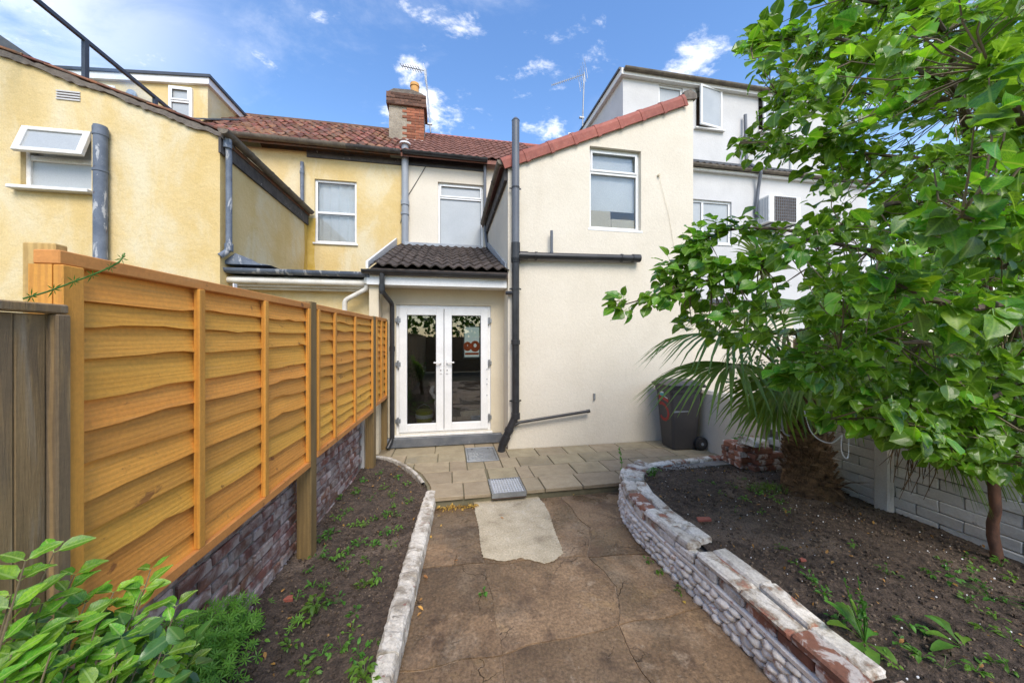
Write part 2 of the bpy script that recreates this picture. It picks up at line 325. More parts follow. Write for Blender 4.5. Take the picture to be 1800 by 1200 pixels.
M['mort_p'] = mat('dirty_joint', (.26,.25,.23), (.14,.13,.12), 9, rough=.95, bump=.6)
M['stone_w'] = mat('whitewashed_lump', (.82,.765,.69), (.68,.62,.55), 16, rough=.85, bump=.9, bscale=45, bdist=.006, rnd=.13, layers=[((.34,.15,.10), 15, .60, .67, (1,1,1), .75), ((.15,.12,.10), 20, .64, .76, (1,1,1), .75)])
M['cope_w'] = mat('flaking_whitewashed_coping', (.74,.70,.64), (.58,.53,.46), 9, grain=.2, rough=.85, bump=.9, bscale=40, bdist=.007, rnd=.15, layers=[((.24,.18,.12), 7, .46, .60, (1,1,1), .85), ((.32,.115,.07), 7, .56, .64, (1,1,1), .85)])
M['cope_r'] = mat('exposed_red_brick', (.30,.125,.075), (.20,.09,.06), 10, rough=.85, bump=.8, bscale=50, bdist=.005, rnd=.25, layers=[((.66,.61,.57), 9, .50, .60, (1,1,1), .85), ((.12,.085,.06), 11, .56, .68, (1,1,1), .6)])
M['kerb'] = mat('whitewashed_concrete_kerb', (.66,.62,.55), (.52,.48,.42), 7, grain=.2, rough=.85, bump=.9, bscale=45, bdist=.008, rnd=.08, layers=[((.25,.21,.16), 8, .46, .62, (1,1,1), .8), ((.24,.09,.075), 16, .62, .67, (1,1,1), .75), ((.11,.09,.07), 30, .62, .70, (1,1,1), .7)])
M['soil'] = mat('dark_garden_soil', (.042,.029,.021), (.098,.069,.050), 18, grain=.6, gs=90, rough=.92, bump=1, bscale=90, bdist=.012, layers=[((.15,.11,.082), .9, .52, .58, (1,1,1), .85), ((.16,.12,.085), 60, .62, .74, (1,1,1), .6)])
CONC = dict(c1=(.285,.185,.105), c2=(.170,.108,.060), scale=2.2, rough=.62, rr=.15, bump=.9, bscale=26, bdist=.010, rnd=.05, grain=.38, gs=55,
    layers=[((.33,.245,.165), 1.5, .50, .70, (1,1,1), .8), ((.105,.065,.04), 3.6, .50, .68, (1,1,1), .75), ((.38,.29,.20), 9, .56, .72, (1,1,1), .55), ((.06,.042,.03), 11, .66, .78, (1,1,1), .5), ((.095,.085,.045), 1.9, .62, .78, (1,1,1), .5), ((.36,.235,.11), 2.7, .56, .70, (1,1,1), .55), ((.42,.34,.25), 30, .62, .72, (1,1,1), .5)],
    crack=(1.15, .006, (.06,.04,.028), .85))
M['conc'] = mat('stained_brown_concrete', wet=(.9, .50, .58, .66, .16), **CONC)
M['conc_wet'] = mat('wet_brown_concrete', wet=(.7, .40, .46, .58, .09), **CONC)
M['patch'] = mat('pale_cement_patch', (.54,.465,.335), (.40,.335,.23), 5, grain=.25, rough=.85, bump=1, bscale=40, bdist=.008, layers=[((.22,.175,.12), 5, .56, .72, (1,1,1), .8), ((.60,.55,.46), 12, .55, .75, (1,1,1), .6)])
M['slab'] = mat('sandstone_paving', (.35,.285,.185), (.28,.225,.145), 5, rough=.75, rr=.1, bump=.6, bscale=30, bdist=.006, rnd=.12, hue=.008, layers=[((.19,.16,.105), 4, .54, .76, (1,1,1), .65), ((.42,.36,.25), 9, .56, .78, (1,1,1), .5)], wet=(1.1, .55, .68, .72, .3))
M['joint'] = mat('mossy_paving_joint', (.20,.175,.11), (.15,.135,.08), 9, rough=.95, bump=.6)
M['ground'] = mat('rough_ground', (.10,.095,.05), (.14,.11,.07), 1.2, rough=.95, bump=.6, bscale=12)
M['leafT'] = mat('pear_leaf', (.115,.265,.020), (.06,.165,.017), 14, rough=.27, bump=.25, bscale=70, bdist=.002, rnd=.42, hue=.022, trans=.38, detail=2, layers=[((.23,.38,.04), 6, .58, .74, (1,1,1), .8)], vein=(.24,.38,.07))
M['leafY'] = mat('fresh_pear_leaf', (.23,.41,.028), (.15,.32,.024), 14, rough=.33, bump=.25, bscale=70, bdist=.002, rnd=.28, hue=.018, trans=.42, detail=2, vein=(.34,.46,.10))
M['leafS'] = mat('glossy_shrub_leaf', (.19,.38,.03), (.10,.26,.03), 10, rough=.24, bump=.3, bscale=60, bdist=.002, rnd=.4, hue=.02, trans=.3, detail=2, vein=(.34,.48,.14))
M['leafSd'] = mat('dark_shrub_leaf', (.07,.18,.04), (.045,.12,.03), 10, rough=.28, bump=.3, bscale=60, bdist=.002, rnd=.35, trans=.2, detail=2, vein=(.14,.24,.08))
M['palm'] = mat('palm_blade', (.16,.27,.04), (.10,.19,.035), 7, rough=.38, bump=.2, rnd=.3, hue=.015, trans=.3, layers=[((.30,.34,.08), 5, .58, .75, (1,1,1), .7)])
M['fibre'] = mat('brown_palm_fibre', (.30,.185,.095), (.075,.048,.028), 14, (1,1,2), rough=.95, bump=1, bscale=45, bvec=(4,4,.7), bdist=.02, rnd=.2)
M['petiole'] = mat('green_palm_stalk', (.10,.15,.03), (.14,.13,.04), 6, rough=.5, bump=.2)
M['bark'] = mat('grey_brown_bark', (.125,.09,.065), (.075,.055,.042), 9, (1,1,.5), rough=.9, bump=.8, bscale=40, bvec=(1,1,.4))
M['bark_r'] = mat('reddish_bark', (.16,.075,.045), (.08,.042,.03), 22, (1,1,.5), rough=.85, bump=.8, bscale=40, bvec=(1,1,.4))
M['twig'] = mat('green_brown_twig', (.17,.13,.07), (.12,.09,.05), 8, rough=.7, bump=.2)
M['weed'] = mat('weed_green', (.125,.275,.032), (.07,.19,.025), 12, rough=.5, bump=.1, rnd=.3, hue=.02, trans=.35)
M['weed_d'] = mat('feathery_weed_green', (.15,.34,.03), (.09,.24,.025), 12, rough=.55, bump=.1, rnd=.2, trans=.35)
M['bin'] = mat('charcoal_bin_plastic', (.042,.04,.042), (.06,.055,.055), 3, rough=.5, bump=.15, bscale=200)
M['red_paint'] = mat('red_paint', (.36,.03,.025), (.28,.03,.025), 12, rough=.6, bump=.1)
M['wht'] = mat('white_print', (.75,.75,.75), rough=.5, bump=0)
M['teal'] = mat('teal_print', (.05,.30,.32), rough=.5, bump=0)
M['orange'] = mat('orange_print', (.75,.14,.03), (.62,.10,.03), 10, rough=.6, bump=0)
M['yel'] = mat('yellow_plastic', (.45,.45,.03), (.38,.38,.03), 3, rough=.4, bump=0)
M['dleaf'] = mat('yellow_fallen_leaf', (.50,.29,.05), (.38,.18,.05), 12, rough=.7, bump=.3, rnd=.35, hue=.02)
M['bits'] = mat('pale_chips_and_crumbs', (.20,.15,.105), (.10,.07,.05), 22, rough=.85, bump=.5, layers=[((.60,.54,.48), 31, .66, .69), ((.42,.24,.08), 23, .60, .66)])
M['step'] = mat('blue_grey_stone_step', (.09,.10,.115), (.15,.155,.165), 6, rough=.55, bump=.5, layers=[((.30,.30,.30), 9, .58, .72, (1,1,1), .7)])
M['hedge'] = mat('dark_neighbour_leaf', (.03,.075,.018), (.02,.055,.014), 6, rough=.5, bump=.1, trans=.25)
# ================================================================ THE SETTING
def struct(o): o['kind'] = 'structure'; return o
g = MB(); g.box(-150, 150, -150, 150, -.12, -.07); struct(g.build('ground', M['ground']))

# ---- brown concrete yard, cast in bays with cracked ragged edges
yard = MB(); yard.box(-.75, 2.1, -3.0, 3.70, -.068, -.007); yard = struct(yard.build('yard_base', M['conc']))
def slab_poly(pts, z0, z1, seg=.12, jit=.006, rr=R, kk=9):
    out = []
    for i in range(len(pts)):
        a = Vector(pts[i]); b = Vector(pts[(i+1) % len(pts)]); n = max(1, int((b-a).length/seg))
        for k in range(n):
            p = a.lerp(b, k/n); w_ = jit*kk; out.append((p.x+w_*noise.noise((p.x*3.3, p.y*3.3, 1))+rr.uniform(-jit, jit)*.4, p.y+w_*noise.noise((p.x*3.3, p.y*3.3, 7))+rr.uniform(-jit, jit)*.4, z0))
    m = MB(); m.prism([(x, y, z0) for x, y, _ in out], (0, 0, z1-z0)); return m
g = .0012
bays = [
 [(-.70, 2.78), (.29-g, 2.72), (.29-g, 3.675), (-.70, 3.675)],
 [(.29+g, 2.72), (1.12, 2.66), (1.30, 3.05), (1.22, 3.675), (.29+g, 3.675)],
 [(1.13+g, 2.65), (2.0, 2.5), (2.0, 3.675), (1.23+g, 3.675), (1.31+g, 3.04)],
 [(-.70, 1.93), (.29-g, 1.92), (.29-g, 2.71), (-.70, 2.77)],
 [(.29+g, 1.92), (1.02, 1.98), (1.20, 2.28), (1.12, 2.65), (.29+g, 2.71)],
 [(1.03+g, 1.98), (2.0, 2.02), (2.0, 2.49), (1.13+g, 2.64), (1.21+g, 2.27)],
 [(-.70, .90), (.31-g, .90), (.29-g, 1.91), (-.70, 1.92)],
 [(.31+g, .90), (1.1, .88), (1.02, 1.97), (.29+g, 1.91)],
 [(1.1+g, .88), (2.0, .86), (2.0, 2.01), (1.03+g, 1.97)],
 [(-.70, -1.2), (.31-g, -1.2), (.31-g, .89), (-.70, .89)],
 [(.31+g, -1.2), (2.0, -1.2), (2.0, .85), (1.1, .87), (.31+g, .89)],
 [(-.70, -3.0), (2.0, -3.0), (2.0, -1.21), (-.70, -1.21)]]
for i, p in enumerate(bays):
    o = slab_poly(p, -.0065, R.uniform(-.0008, .0004), .025, .0045).build('concrete_bay', M['conc_wet' if i in (0, 3) else 'conc'], yard)
# pale cement repair
pp = [PZ(u, v, .004) for u, v in [(832, 878), (905, 873), (945, 872), (958, 885), (966, 902), (975, 930), (990, 972), (975, 985), (958, 990), (935, 985), (915, 980), (880, 984), (850, 980), (842, 940), (838, 905)]]
o = slab_poly([(p.x, p.y) for p in pp], .003, .0065, .018, .013, kk=1.3).build('cement_patch', M['patch'], yard)

# ---- patio of sandstone slabs one step up
def kerb_x(y):      # planted side of the left kerb
    pts = [(-1.5, -.60), (.5, -.56), (1.2, -.455), (1.8, -.385), (2.5, -.34), (3.2, -.29), (3.85, -.24), (4.05, -.27), (4.4, -.39), (4.7, -.57), (4.96, -.79), (5.1, -1.02), (5.101, -1.3), (6, -1.3)]
    for a, b in zip(pts, pts[1:]):
        if a[0] <= y <= b[0]: return a[1]+(b[1]-a[1])*(y-a[0])/(b[0]-a[0])
    return pts[-1][1]
_ys = [3.72, 3.85, 4.05, 4.2, 4.4, 4.55, 4.7, 4.83, 4.96, 5.03, 5.1, 5.104, 5.53]
pat = MB(); pat.prism([(4.5, 5.53, -.07), (4.5, 3.72, -.07)]+[(kerb_x(y)+.02, y, -.07) for y in _ys], (0, 0, .152)); pat = struct(pat.build('patio_base', M['joint']))
rows = [3.685, 4.035, 4.395, 4.745, 5.10, 5.50]
COVER = (.235, .695, 4.665, 5.27); GRATE = (.455, .845, 3.66, 4.06)
def overlaps(a, b): return a[0] < b[1]-.001 and b[0] < a[1]-.001 and a[2] < b[3]-.001 and b[2] < a[3]-.001
def slab_piece(x0, x1, y0, y1):
    if x1-x0 < .03 or y1-y0 < .03: return
    for H in (COVER, GRATE):
        if overlaps((x0, x1, y0, y1), H):
            if H[0]-x0 > .02: slab_piece(x0, H[0], y0, y1)
            if x1-H[1] > .02: slab_piece(H[1], x1, y0, y1)
            a, b = max(x0, H[0]), min(x1, H[1])
            if H[2]-y0 > .02: slab_piece(a, b, y0, H[2])
            if y1-H[3] > .02: slab_piece(a, b, H[3], y1)
            return
    m = MB(); q = .006; z = .1+R.uniform(-.003, .003)
    ysp = [y0+q+(y1-y0-2*q)*k/4 for k in range(5)]; lx = [max(x0+q, kerb_x(y)+.055) for y in ysp]
    if min(lx) > x1-.04: return
    if max(lx) > x0+q+.001:
        pl = [(x1-q, y1-q, .06), (x1-q, y0+q, .06)]+[(min(lx[k], x1-q-.004), ysp[k], .06) for k in range(5)]
        m.prism(pl, (0, 0, z-.06))
    else: m.box(x0+q, x1-q, y0+q, y1-q, .06, z)
    m.v = [(x+R.uniform(-.003, .003), y+R.uniform(-.003, .003), zz) for x, y, zz in m.v]
    m.build('paving_slab', M['slab'], pat, bevel=.004)
for i in range(5):
    x = -1.3+[0, -.2, -.07, -.28, -.1][i]; w = [.45, .44, .46, .44, .6][i]
    while x < 4.5:
        ww = w*(1 if R.random() < .8 else 1.25)
        a, b = max(x, -1.3), min(x+ww, 3.84 if i < 9 else 4.5)
        if b > a: slab_piece(a, b, rows[i], rows[i+1])
        x += ww

# ---- planting soil
def soil(name, pts_fn, x0, x1, y0, y1, zf, step=.022, seed=0):
    nx = int((x1-x0)/step); ny = int((y1-y0)/step); idx = {}; m = MB(); vs = []; fs = []
    for j in range(ny+1):
        for i in range(nx+1):
            x = x0+(x1-x0)*i/nx; y = y0+(y1-y0)*j/ny
            if not pts_fn(x, y): continue
            n1 = noise.fractal((x*1.7, y*1.7, seed), 1, 2, 4)*.022; n2 = noise.fractal((x*16, y*16, seed+3), .8, 2, 4)*.011
            n3 = max(0, noise.noise((x*38, y*38, seed+9)))*.012
            idx[i, j] = len(vs); vs.append((x, y, zf(x, y)+n1+n2+n3))
    for j in range(ny):
        for i in range(nx):
            q = [(i, j), (i+1, j), (i+1, j+1), (i, j+1)]
            if all(k in idx for k in q): fs.append([idx[k] for k in q])
    m.add(vs, fs); return struct(m.build(name, M['soil'], smooth=False))
def fence_x(y): return -.960+.0508*(y-5.5)
zl = lambda x, y: .065+.03*max(0, min(1, (-x-.5)/.5))
soil_left = soil('left_bed_soil', lambda x, y: x < kerb_x(y)+.03, -1.28, -.2, -1.0, 5.06, zl, seed=2)
# retaining wall line (front face)
wall_pts = [(1.74, -1.0), (1.70, .6), (1.68, 1.2), (1.68, 1.7), (1.67, 2.1), (1.65, 2.5), (1.66, 2.85), (1.72, 3.15), (1.83, 3.42), (1.99, 3.62), (2.25, 3.76), (2.7, 3.84), (3.2, 3.88), (3.8, 3.9)]
def smooth_path(pts, step=.02):
    P = [Vector((a[0], a[1], 0)) for a in pts]; out = []
    for i in range(len(P)-1):
        p0 = P[max(i-1, 0)]; p1 = P[i]; p2 = P[i+1]; p3 = P[min(i+2, len(P)-1)]
        n = max(2, int((p2-p1).length/step))
        for k in range(n):
            t = k/n; out.append(.5*((2*p1)+(-p0+p2)*t+(2*p0-5*p1+4*p2-p3)*t*t+(-p0+3*p1-3*p2+p3)*t**3))
    out.append(P[-1]); return out
class Path:
    def __init__(s, pts, step=.02):
        s.p = smooth_path(pts, step); s.l = [0]
        for a, b in zip(s.p, s.p[1:]): s.l.append(s.l[-1]+(b-a).length)
        s.len = s.l[-1]
    def at(s, d):
        d = max(0, min(s.len-1e-6, d)); lo, hi = 0, len(s.l)-1
        while hi-lo > 1:
            m = (lo+hi)//2
            if s.l[m] <= d: lo = m
            else: hi = m
        t = (d-s.l[lo])/(s.l[hi]-s.l[lo]); p = s.p[lo].lerp(s.p[hi], t)
        a = s.p[max(0, lo-3)]; b = s.p[min(len(s.p)-1, hi+3)]; tg = (b-a).normalized()
        return p, tg, Vector((tg.y, -tg.x, 0))       # point, tangent, normal to the bed side (+x)
wp = Path(wall_pts)
def wall_x(y):
    best = None
    for p in wp.p:
        if abs(p.y-y) < .03 and (best is None or p.x < best): best = p.x
    return best if best is not None else (1.74 if y < 0 else 99)
_wx = {round(k*.02-1.1, 2): wall_x(k*.02-1.1) for k in range(260)}
def wxl(y): return _wx.get(round(round((y+1.1)/.02)*.02-1.1, 2), 99)
def zr(x, y): return .262+.02*math.sin(x*2.2+y)-.03*max(0, min(1, (y-3.2)/.6))
def in_right(x, y):
    if y > 3.72: return x > 2.2 and y < 3.72+.19*min(1, (x-2.1)/1.2)
    return x > wxl(y)+.16
soil_right = soil('right_bed_soil', in_right, 1.7, 3.92, -1.0, 3.94, zr, seed=5)

# ================================================================ HOUSES
def wall(mb, x0, x1, z0, top, y, holes=(), depth=.12, extra_x=(), thick=.12):
    """wall face towards -y at y, with openings whose reveals go back by depth; top is a number or a function of x"""
    tf = top if callable(top) else (lambda x: top)
    xs = sorted(set([x0, x1]+[h[k] for h in holes for k in (0, 1)]+list(extra_x)))
    for a, b in zip(xs, xs[1:]):
        zz = [(z0, z0)]; hs = sorted([h for h in holes if h[0] <= a+1e-6 and h[1] >= b-1e-6], key=lambda h: h[2]); lo = (z0, z0)
        for h in hs:
            mb.prism([(a, y, lo[0]), (b, y, lo[1]), (b, y, h[2]), (a, y, h[2])], (0, thick, 0)); lo = (h[3], h[3])
        mb.prism([(a, y, lo[0]), (b, y, lo[1]), (b, y, tf(b)), (a, y, tf(a))], (0, thick, 0))
    return mb
def window(parent, x0, x1, z0, z1, y, transom=None, mullion=None, pane='pane', frame='upvc', blind=None, sill=True, fw=.05, lip=0, back=.03, top_sash=True, name='window'):
    """casement set with its front at y; transom is a height, mullion an x"""
    f = MB(); d0, d1 = y, y+.06
    f.box(x0, x0+fw, d0, d1, z0, z1); f.box(x1-fw, x1, d0, d1, z0, z1)
    f.box(x0+fw, x1-fw, d0, d1, z0, z0+fw); f.box(x0+fw, x1-fw, d0, d1, z1-fw, z1)
    lights = [(x0+fw, x1-fw, z0+fw, z1-fw)]
    if transom:
        f.box(x0+fw, x1-fw, d0, d1, transom-fw*.5, transom+fw*.5); lights = [(x0+fw, x1-fw, z0+fw, transom-fw*.5), (x0+fw, x1-fw, transom+fw*.5, z1-fw)]
    if mullion:
        f.box(mullion-fw*.5, mullion+fw*.5, d0-.002, d1, z0+fw, z1-fw)
        lights = [q for L in lights for q in ((L[0], mullion-fw*.5, L[2], L[3]), (mullion+fw*.5, L[1], L[2], L[3]))]
    fo = f.build(name, M[frame], parent, bevel=.006, seg=2)
    for k, L in enumerate(lights):
        if top_sash and transom and k >= len(lights)/2:
            s = MB(); w = .035; a, b, c, d = L[0]-.012, L[1]+.012, L[2]-.012, L[3]+.012
            s.box(a, a+w, y-.014, y-.002, c, d); s.box(b-w, b, y-.014, y-.002, c, d); s.box(a+w, b-w, y-.014, y-.002, c, c+w); s.box(a+w, b-w, y-.014, y-.002, d-w, d)
            s.build('sash', M[frame], fo, bevel=.004)
        p = MB(); p.box(L[0], L[1], y+back, y+back+.006, L[2], L[3]); p.build('pane', M[pane], fo)
        gk = MB(); w = .007
        gk.box(L[0], L[0]+w, y+back-.004, y+back-.001, L[2], L[3]); gk.box(L[1]-w, L[1], y+back-.004, y+back-.001, L[2], L[3]); gk.box(L[0]+w, L[1]-w, y+back-.004, y+back-.001, L[2], L[2]+w); gk.box(L[0]+w, L[1]-w, y+back-.004, y+back-.001, L[3]-w, L[3])
        gk.build('gasket', M['black'], fo)
    if blind:
        b = MB(); n = 14
        for i in range(n):
            xa = x0+.02+(x1-x0-.04)*i/n; xb = x0+.02+(x1-x0-.04)*(i+1)/n
            b.add([(xa, y+.10+.012*math.sin(i*2.1), z0+.01), (xb, y+.10+.012*math.sin((i+1)*2.1), z0+.01), (xb, y+.10+.012*math.sin((i+1)*2.1), z1-.01), (xa, y+.10+.012*math.sin(i*2.1), z1-.01)], [(0,1,2,3)])
        b.build('blind', M[blind], fo, smooth=True)
    if sill:
        s = MB(); s.box(x0-.03, x1+.03, y-.075-lip, y+.02, z0-.038, z0-.002); s.build('sill', M[frame], fo, bevel=.006, seg=2)
    return fo
def gutter(parent, a, b, r, m, name='gutter', closed=(1, 1), mouth=None, joints=0):
    a = Vector(a); b = Vector(b); t = (b-a).normalized(); sd = t.cross(Vector((0,0,1))).normalized(); n = 8; mb = MB()
    def ring(p, rr): return [p+sd*rr*math.cos(PI+PI*k/n)+Vector((0,0,1))*rr*math.sin(PI+PI*k/n) for k in range(n+1)]
    L = [ring(a, r), ring(b, r), ring(a, r-.008), ring(b, r-.008)]; vs = [q for x in L for q in x]; N = n+1
    fs = [(k, k+1, N+k+1, N+k) for k in range(n)]+[(2*N+k+1, 2*N+k, 3*N+k, 3*N+k+1) for k in range(n)]
    fs += [(0, N, 3*N, 2*N), (N-1, 3*N-1, 4*N-1, 2*N-1)]
    fs += [tuple(range(N)), tuple(range(N, 2*N))[::-1]]
    mb.add(vs, fs)
    for k in range(joints):
        c = a.lerp(b, (k+1)/(joints+1)); A = ring(c-t*.03, r+.007); B = ring(c+t*.03, r+.007); q = len(A)
        mb.add(A+B, [(i, i+1, q+i+1, q+i) for i in range(n)])
    return mb.build(name, m, parent, smooth=True)
def pipe(parent, pts, r, m, collars=(), name='pipe', clips=(), rc=1.22, cap=False):
    mb = MB(); P = [Vector(p) for p in pts]; Q = [P[0]]
    for i in range(1, len(P)-1):      # round the bends
        a = (P[i-1]-P[i]); b = (P[i+1]-P[i]); k = min(r*1.6, a.length*.45, b.length*.45)
        s = P[i]+a.normalized()*k; e = P[i]+b.normalized()*k
        for t in (0, .25, .5, .75, 1): Q.append(s.lerp(P[i], t).lerp(P[i].lerp(e, t), t))
    Q.append(P[-1]); mb.tube(Q, r, 14)
    for c in collars:                 # (point, direction, length)
        p = Vector(c[0]); d = Vector(c[1]).normalized(); h = c[2]/2; mb.tube([p-d*h, p-d*h*.98, p+d*h*.98, p+d*h], [r*1.02, r*rc, r*rc, r*1.02], 14)
    o = mb.build(name, m, parent, smooth=True)
    for c in clips:
        k = MB(); p = Vector(c); k.tube([p-Vector((0,0,.012)), p+Vector((0,0,.012))], r*1.14, 14); k.box(p.x-r-.035, p.x+r+.035, p.y+r*.5, p.y+r*.5+.008, p.z-.012, p.z+.012)
        k.build('pipe_clip', m, o)
    return o
def tile_mesh(name, w, ln, m, amp=.028, th=.014, seg=7, seed=0, jit=.003):
    """one pantile: along x it waves, along -y it runs down the slope from y=0 to y=-ln (local, z up from the roof)"""
    rr = random.Random(seed); mb = MB(); pr = []
    for i in range(seg+1):
        x = w*i/seg*1.04; z = amp*(.5+.5*math.sin(2*PI*i/seg-PI/2))
        pr.append((x, z))
    vs = []
    for y, zo in ((.03, 0), (-ln, .022)):
        for x, z in pr: vs.append((x+rr.uniform(-jit, jit)*.4, y+rr.uniform(-jit, jit), z+zo+rr.uniform(-jit, jit)*.5))
    n = len(pr)
    for x, z in pr: vs.append((x, -ln+.001, z+.022-th-.004))
    fs = [(n+i, n+i+1, i+1, i) for i in range(seg)]+[(2*n+i, 2*n+i+1, n+i+1, n+i) for i in range(seg)]
    mb.add(vs, fs); me = mb.mesh(name, m)
    for k, p in enumerate(me.polygons): p.use_smooth = k < seg
    return me
def tile_roof(parent, x0, x1, ye, ze, yr, zrr, cols, rowsn, meshes, base_mat, name='roof', sag=0, jit=0, keep=None, back=True):
    b = MB(); sl = math.atan2(zrr-ze, yr-ye); ln = math.hypot(yr-ye, zrr-ze)
    poly = [(ye, ze-.03), (yr, zrr-.03), (yr, zrr-.12), (ye, ze-.12)]
    b.prism([(x0, p[0], p[1]) for p in poly], (x1-x0, 0, 0))
    if back: b.prism([(x0, yr, zrr-.03), (x0, yr+ln*math.cos(sl), ze-.03), (x0, yr+ln*math.cos(sl), ze-.12), (x0, yr, zrr-.12)], (x1-x0, 0, 0))
    ro = b.build(name, M[base_mat], parent)
    gp = ln/rowsn; w = (x1-x0)/cols
    for r in range(rowsn):
        s = ln*(r+1)/rowsn
        for c in range(cols):
            x = x0+w*c
            if keep and not keep(x, r): continue
            y = ye+s*math.cos(sl); z = ze+s*math.sin(sl)+sag*math.sin(PI*s/ln)*math.sin(c*.35)
            inst('roof_tile', R.choice(meshes), (x+R.uniform(-jit, jit), y, z+R.uniform(-jit, jit)*.6), ro, rot=(sl+R.uniform(-jit, jit)*1.2, R.uniform(-jit, jit)*1.5, R.uniform(-jit, jit)*2))
    return ro

# ---------------------------------------------------------------- the cream house
YE, YD, YM = 5.10, 5.50, 7.90
house = thing('house', (1.5, 7.9, 0), 'cream rendered terraced house with white french doors, black soil pipe and brown tiled lean-to porch', 'house')
XE = .884
zt = lambda x: 4.44+(x-.884)*.4363
wb = MB()
W1 = (2.20, 3.09, 3.53, 4.83)
wall(wb, XE, 4.05, 0, zt, YE, [W1], thick=.15)
wb.box(XE, XE+.15, YE+.15, YM, 0, 4.42)
wb.box(3.90, 4.05, YE+.15, YM, 0, 5.55)
wb.box(XE+.15, 3.90, YE+1.2, YE+1.3, 2.4, 4.8)   # inside the bedroom, far wall
wb.build('extension_wall', M['cream'], house)
w2 = MB(); W2 = (-.24, .79, 3.84, 5.31)
wall(w2, -1.0, XE+.2, 3.4, 5.80, YM, [W2], thick=.15); w2.build('upper_wall', M['cream'], house)
# door wall and recess
DX0, DX1, DZ0, DZ1 = -.80, .672, .285, 2.30
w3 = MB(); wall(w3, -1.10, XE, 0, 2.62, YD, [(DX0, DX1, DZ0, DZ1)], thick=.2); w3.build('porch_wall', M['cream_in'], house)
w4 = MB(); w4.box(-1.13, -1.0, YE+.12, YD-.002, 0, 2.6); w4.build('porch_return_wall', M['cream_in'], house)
# extension roof slope and verge tiles
rf = MB(); rf.prism([(XE-.12, YE+.02, 4.36), (4.0, YE+.02, 5.78), (4.0, YE+.02, 5.86), (XE-.12, YE+.02, 4.46)], (0, YM-YE+.1, 0)); ero = rf.build('extension_roof', M['tile_red'], house)
def verge_tile(L=.44):
    mb = MB(); prof = [(-.055, -.115), (-.06, .0), (-.045, .05), (0, .075), (.08, .08), (.16, .055), (.17, .03), (.10, .045), (.0, .04), (-.03, .0), (-.03, -.115)]
    vs = []; n = len(prof)
    for x, k in ((0, 1.0), (L*.86, 1.0), (L*.87, 1.12), (L, 1.14)):
        vs += [(x, p[0]*k, p[1]*k) for p in prof]
    fs = [(j*n+i, j*n+(i+1) % n, (j+1)*n+(i+1) % n, (j+1)*n+i) for j in range(3) for i in range(n)]+[tuple(range(n))[::-1], tuple(3*n+i for i in range(n))]
    mb.add(vs, fs); return mb.mesh('verge_tile', M['ridge_red'])
vt = verge_tile(); ang = math.atan(.4363); nv = 8; Lt = (3.86-XE+.10)/nv/math.cos(ang)
for i in range(nv):
    x = XE-.10+i*Lt*math.cos(ang); inst('verge_tile', vt, (x, YE, zt(x)+.03), house, rot=(0, -ang, 0), scale=(Lt/.44*1.01, 1, 1))
cp = MB(); cp.prism([(3.86, YE-.03, zt(3.86)+.02), (4.10, YE-.03, zt(4.05)-.02), (4.10, YE-.03, zt(4.05)+.06), (3.98, YE-.03, zt(4.05)+.12), (3.86, YE-.03, zt(3.86)+.15)], (0, .5, 0)); cp.build('cement_fillet', M['mortar_d'], house)
window(house, W1[0], W1[1], W1[2], W1[3], YE+.07, transom=4.45, pane='pane', blind=None)
cur = MB(); cur.box(W1[0]-.3, W1[1]+.3, YE+.155, YE+.165, 3.87, 5.1); cur.build('pale_inner_board', M['blind'], house)  # pale board added close behind the glass to lighten the panes
bx = MB(); bx.box(W1[0]-.2, W1[0]+.42, YE+.115, YE+.15, 3.5, 3.86); bx.box(W1[0]+.42, W1[1]+.2, YE+.115, YE+.15, 3.5, 3.74); bx.build('box_inside_window', M['cream_in'], house, bevel=.02)
window(house, W2[0], W2[1], W2[2], W2[3], YM+.06, transom=4.98, pane='frost')
# main roof, right-hand pitch with newer red tiles
TR = [tile_mesh('roof_tile', .172, .385, M['tile_red'], amp=.032, seed=i) for i in range(3)]
RYE, RZE, RYR, RZR = 7.68, 5.82, 10.25, 7.72
roof = tile_roof(house, -1.02, -1.02+.172*19, RYE, RZE, RYR, RZR, 19, 9, TR, 'tile_red', jit=.003)
b = MB(); b.prism([(-1.02+.172*19, RYE, RZE-.03), (-1.02+.172*19, RYR, RZR-.03), (-1.02+.172*19, RYR, RZR-.1), (-1.02+.172*19, RYE, RZE-.1)], (1.9, 0, 0)); b.build('roof_behind_extension', M['tile_red'], house)
b = MB(); b.tube([(-1.0, RYR, RZR-.04), (4.4, RYR, RZR-.04)], .07, 8); b.build('ridge', M['ridge_red'], house, smooth=True)
b = MB(); b.box(-1.0, XE-.02, YM-.03, YM-.004, 5.62, 5.80); b.build('fascia', M['black'], house)
gutter(house, (-.98, RYE-.05, 5.80), (XE-.03, RYE-.05, 5.785), .065, M['black'])
gutter(house, (XE-.10, YE-.02, 4.46), (XE-.10, YM-.02, 4.43), .07, M['asb'], joints=3)
b = MB(); b.box(XE-.05, XE-.004, YE+.03, YM-.01, 4.18, 4.40); b.build('side_fascia', M['soot'], house)
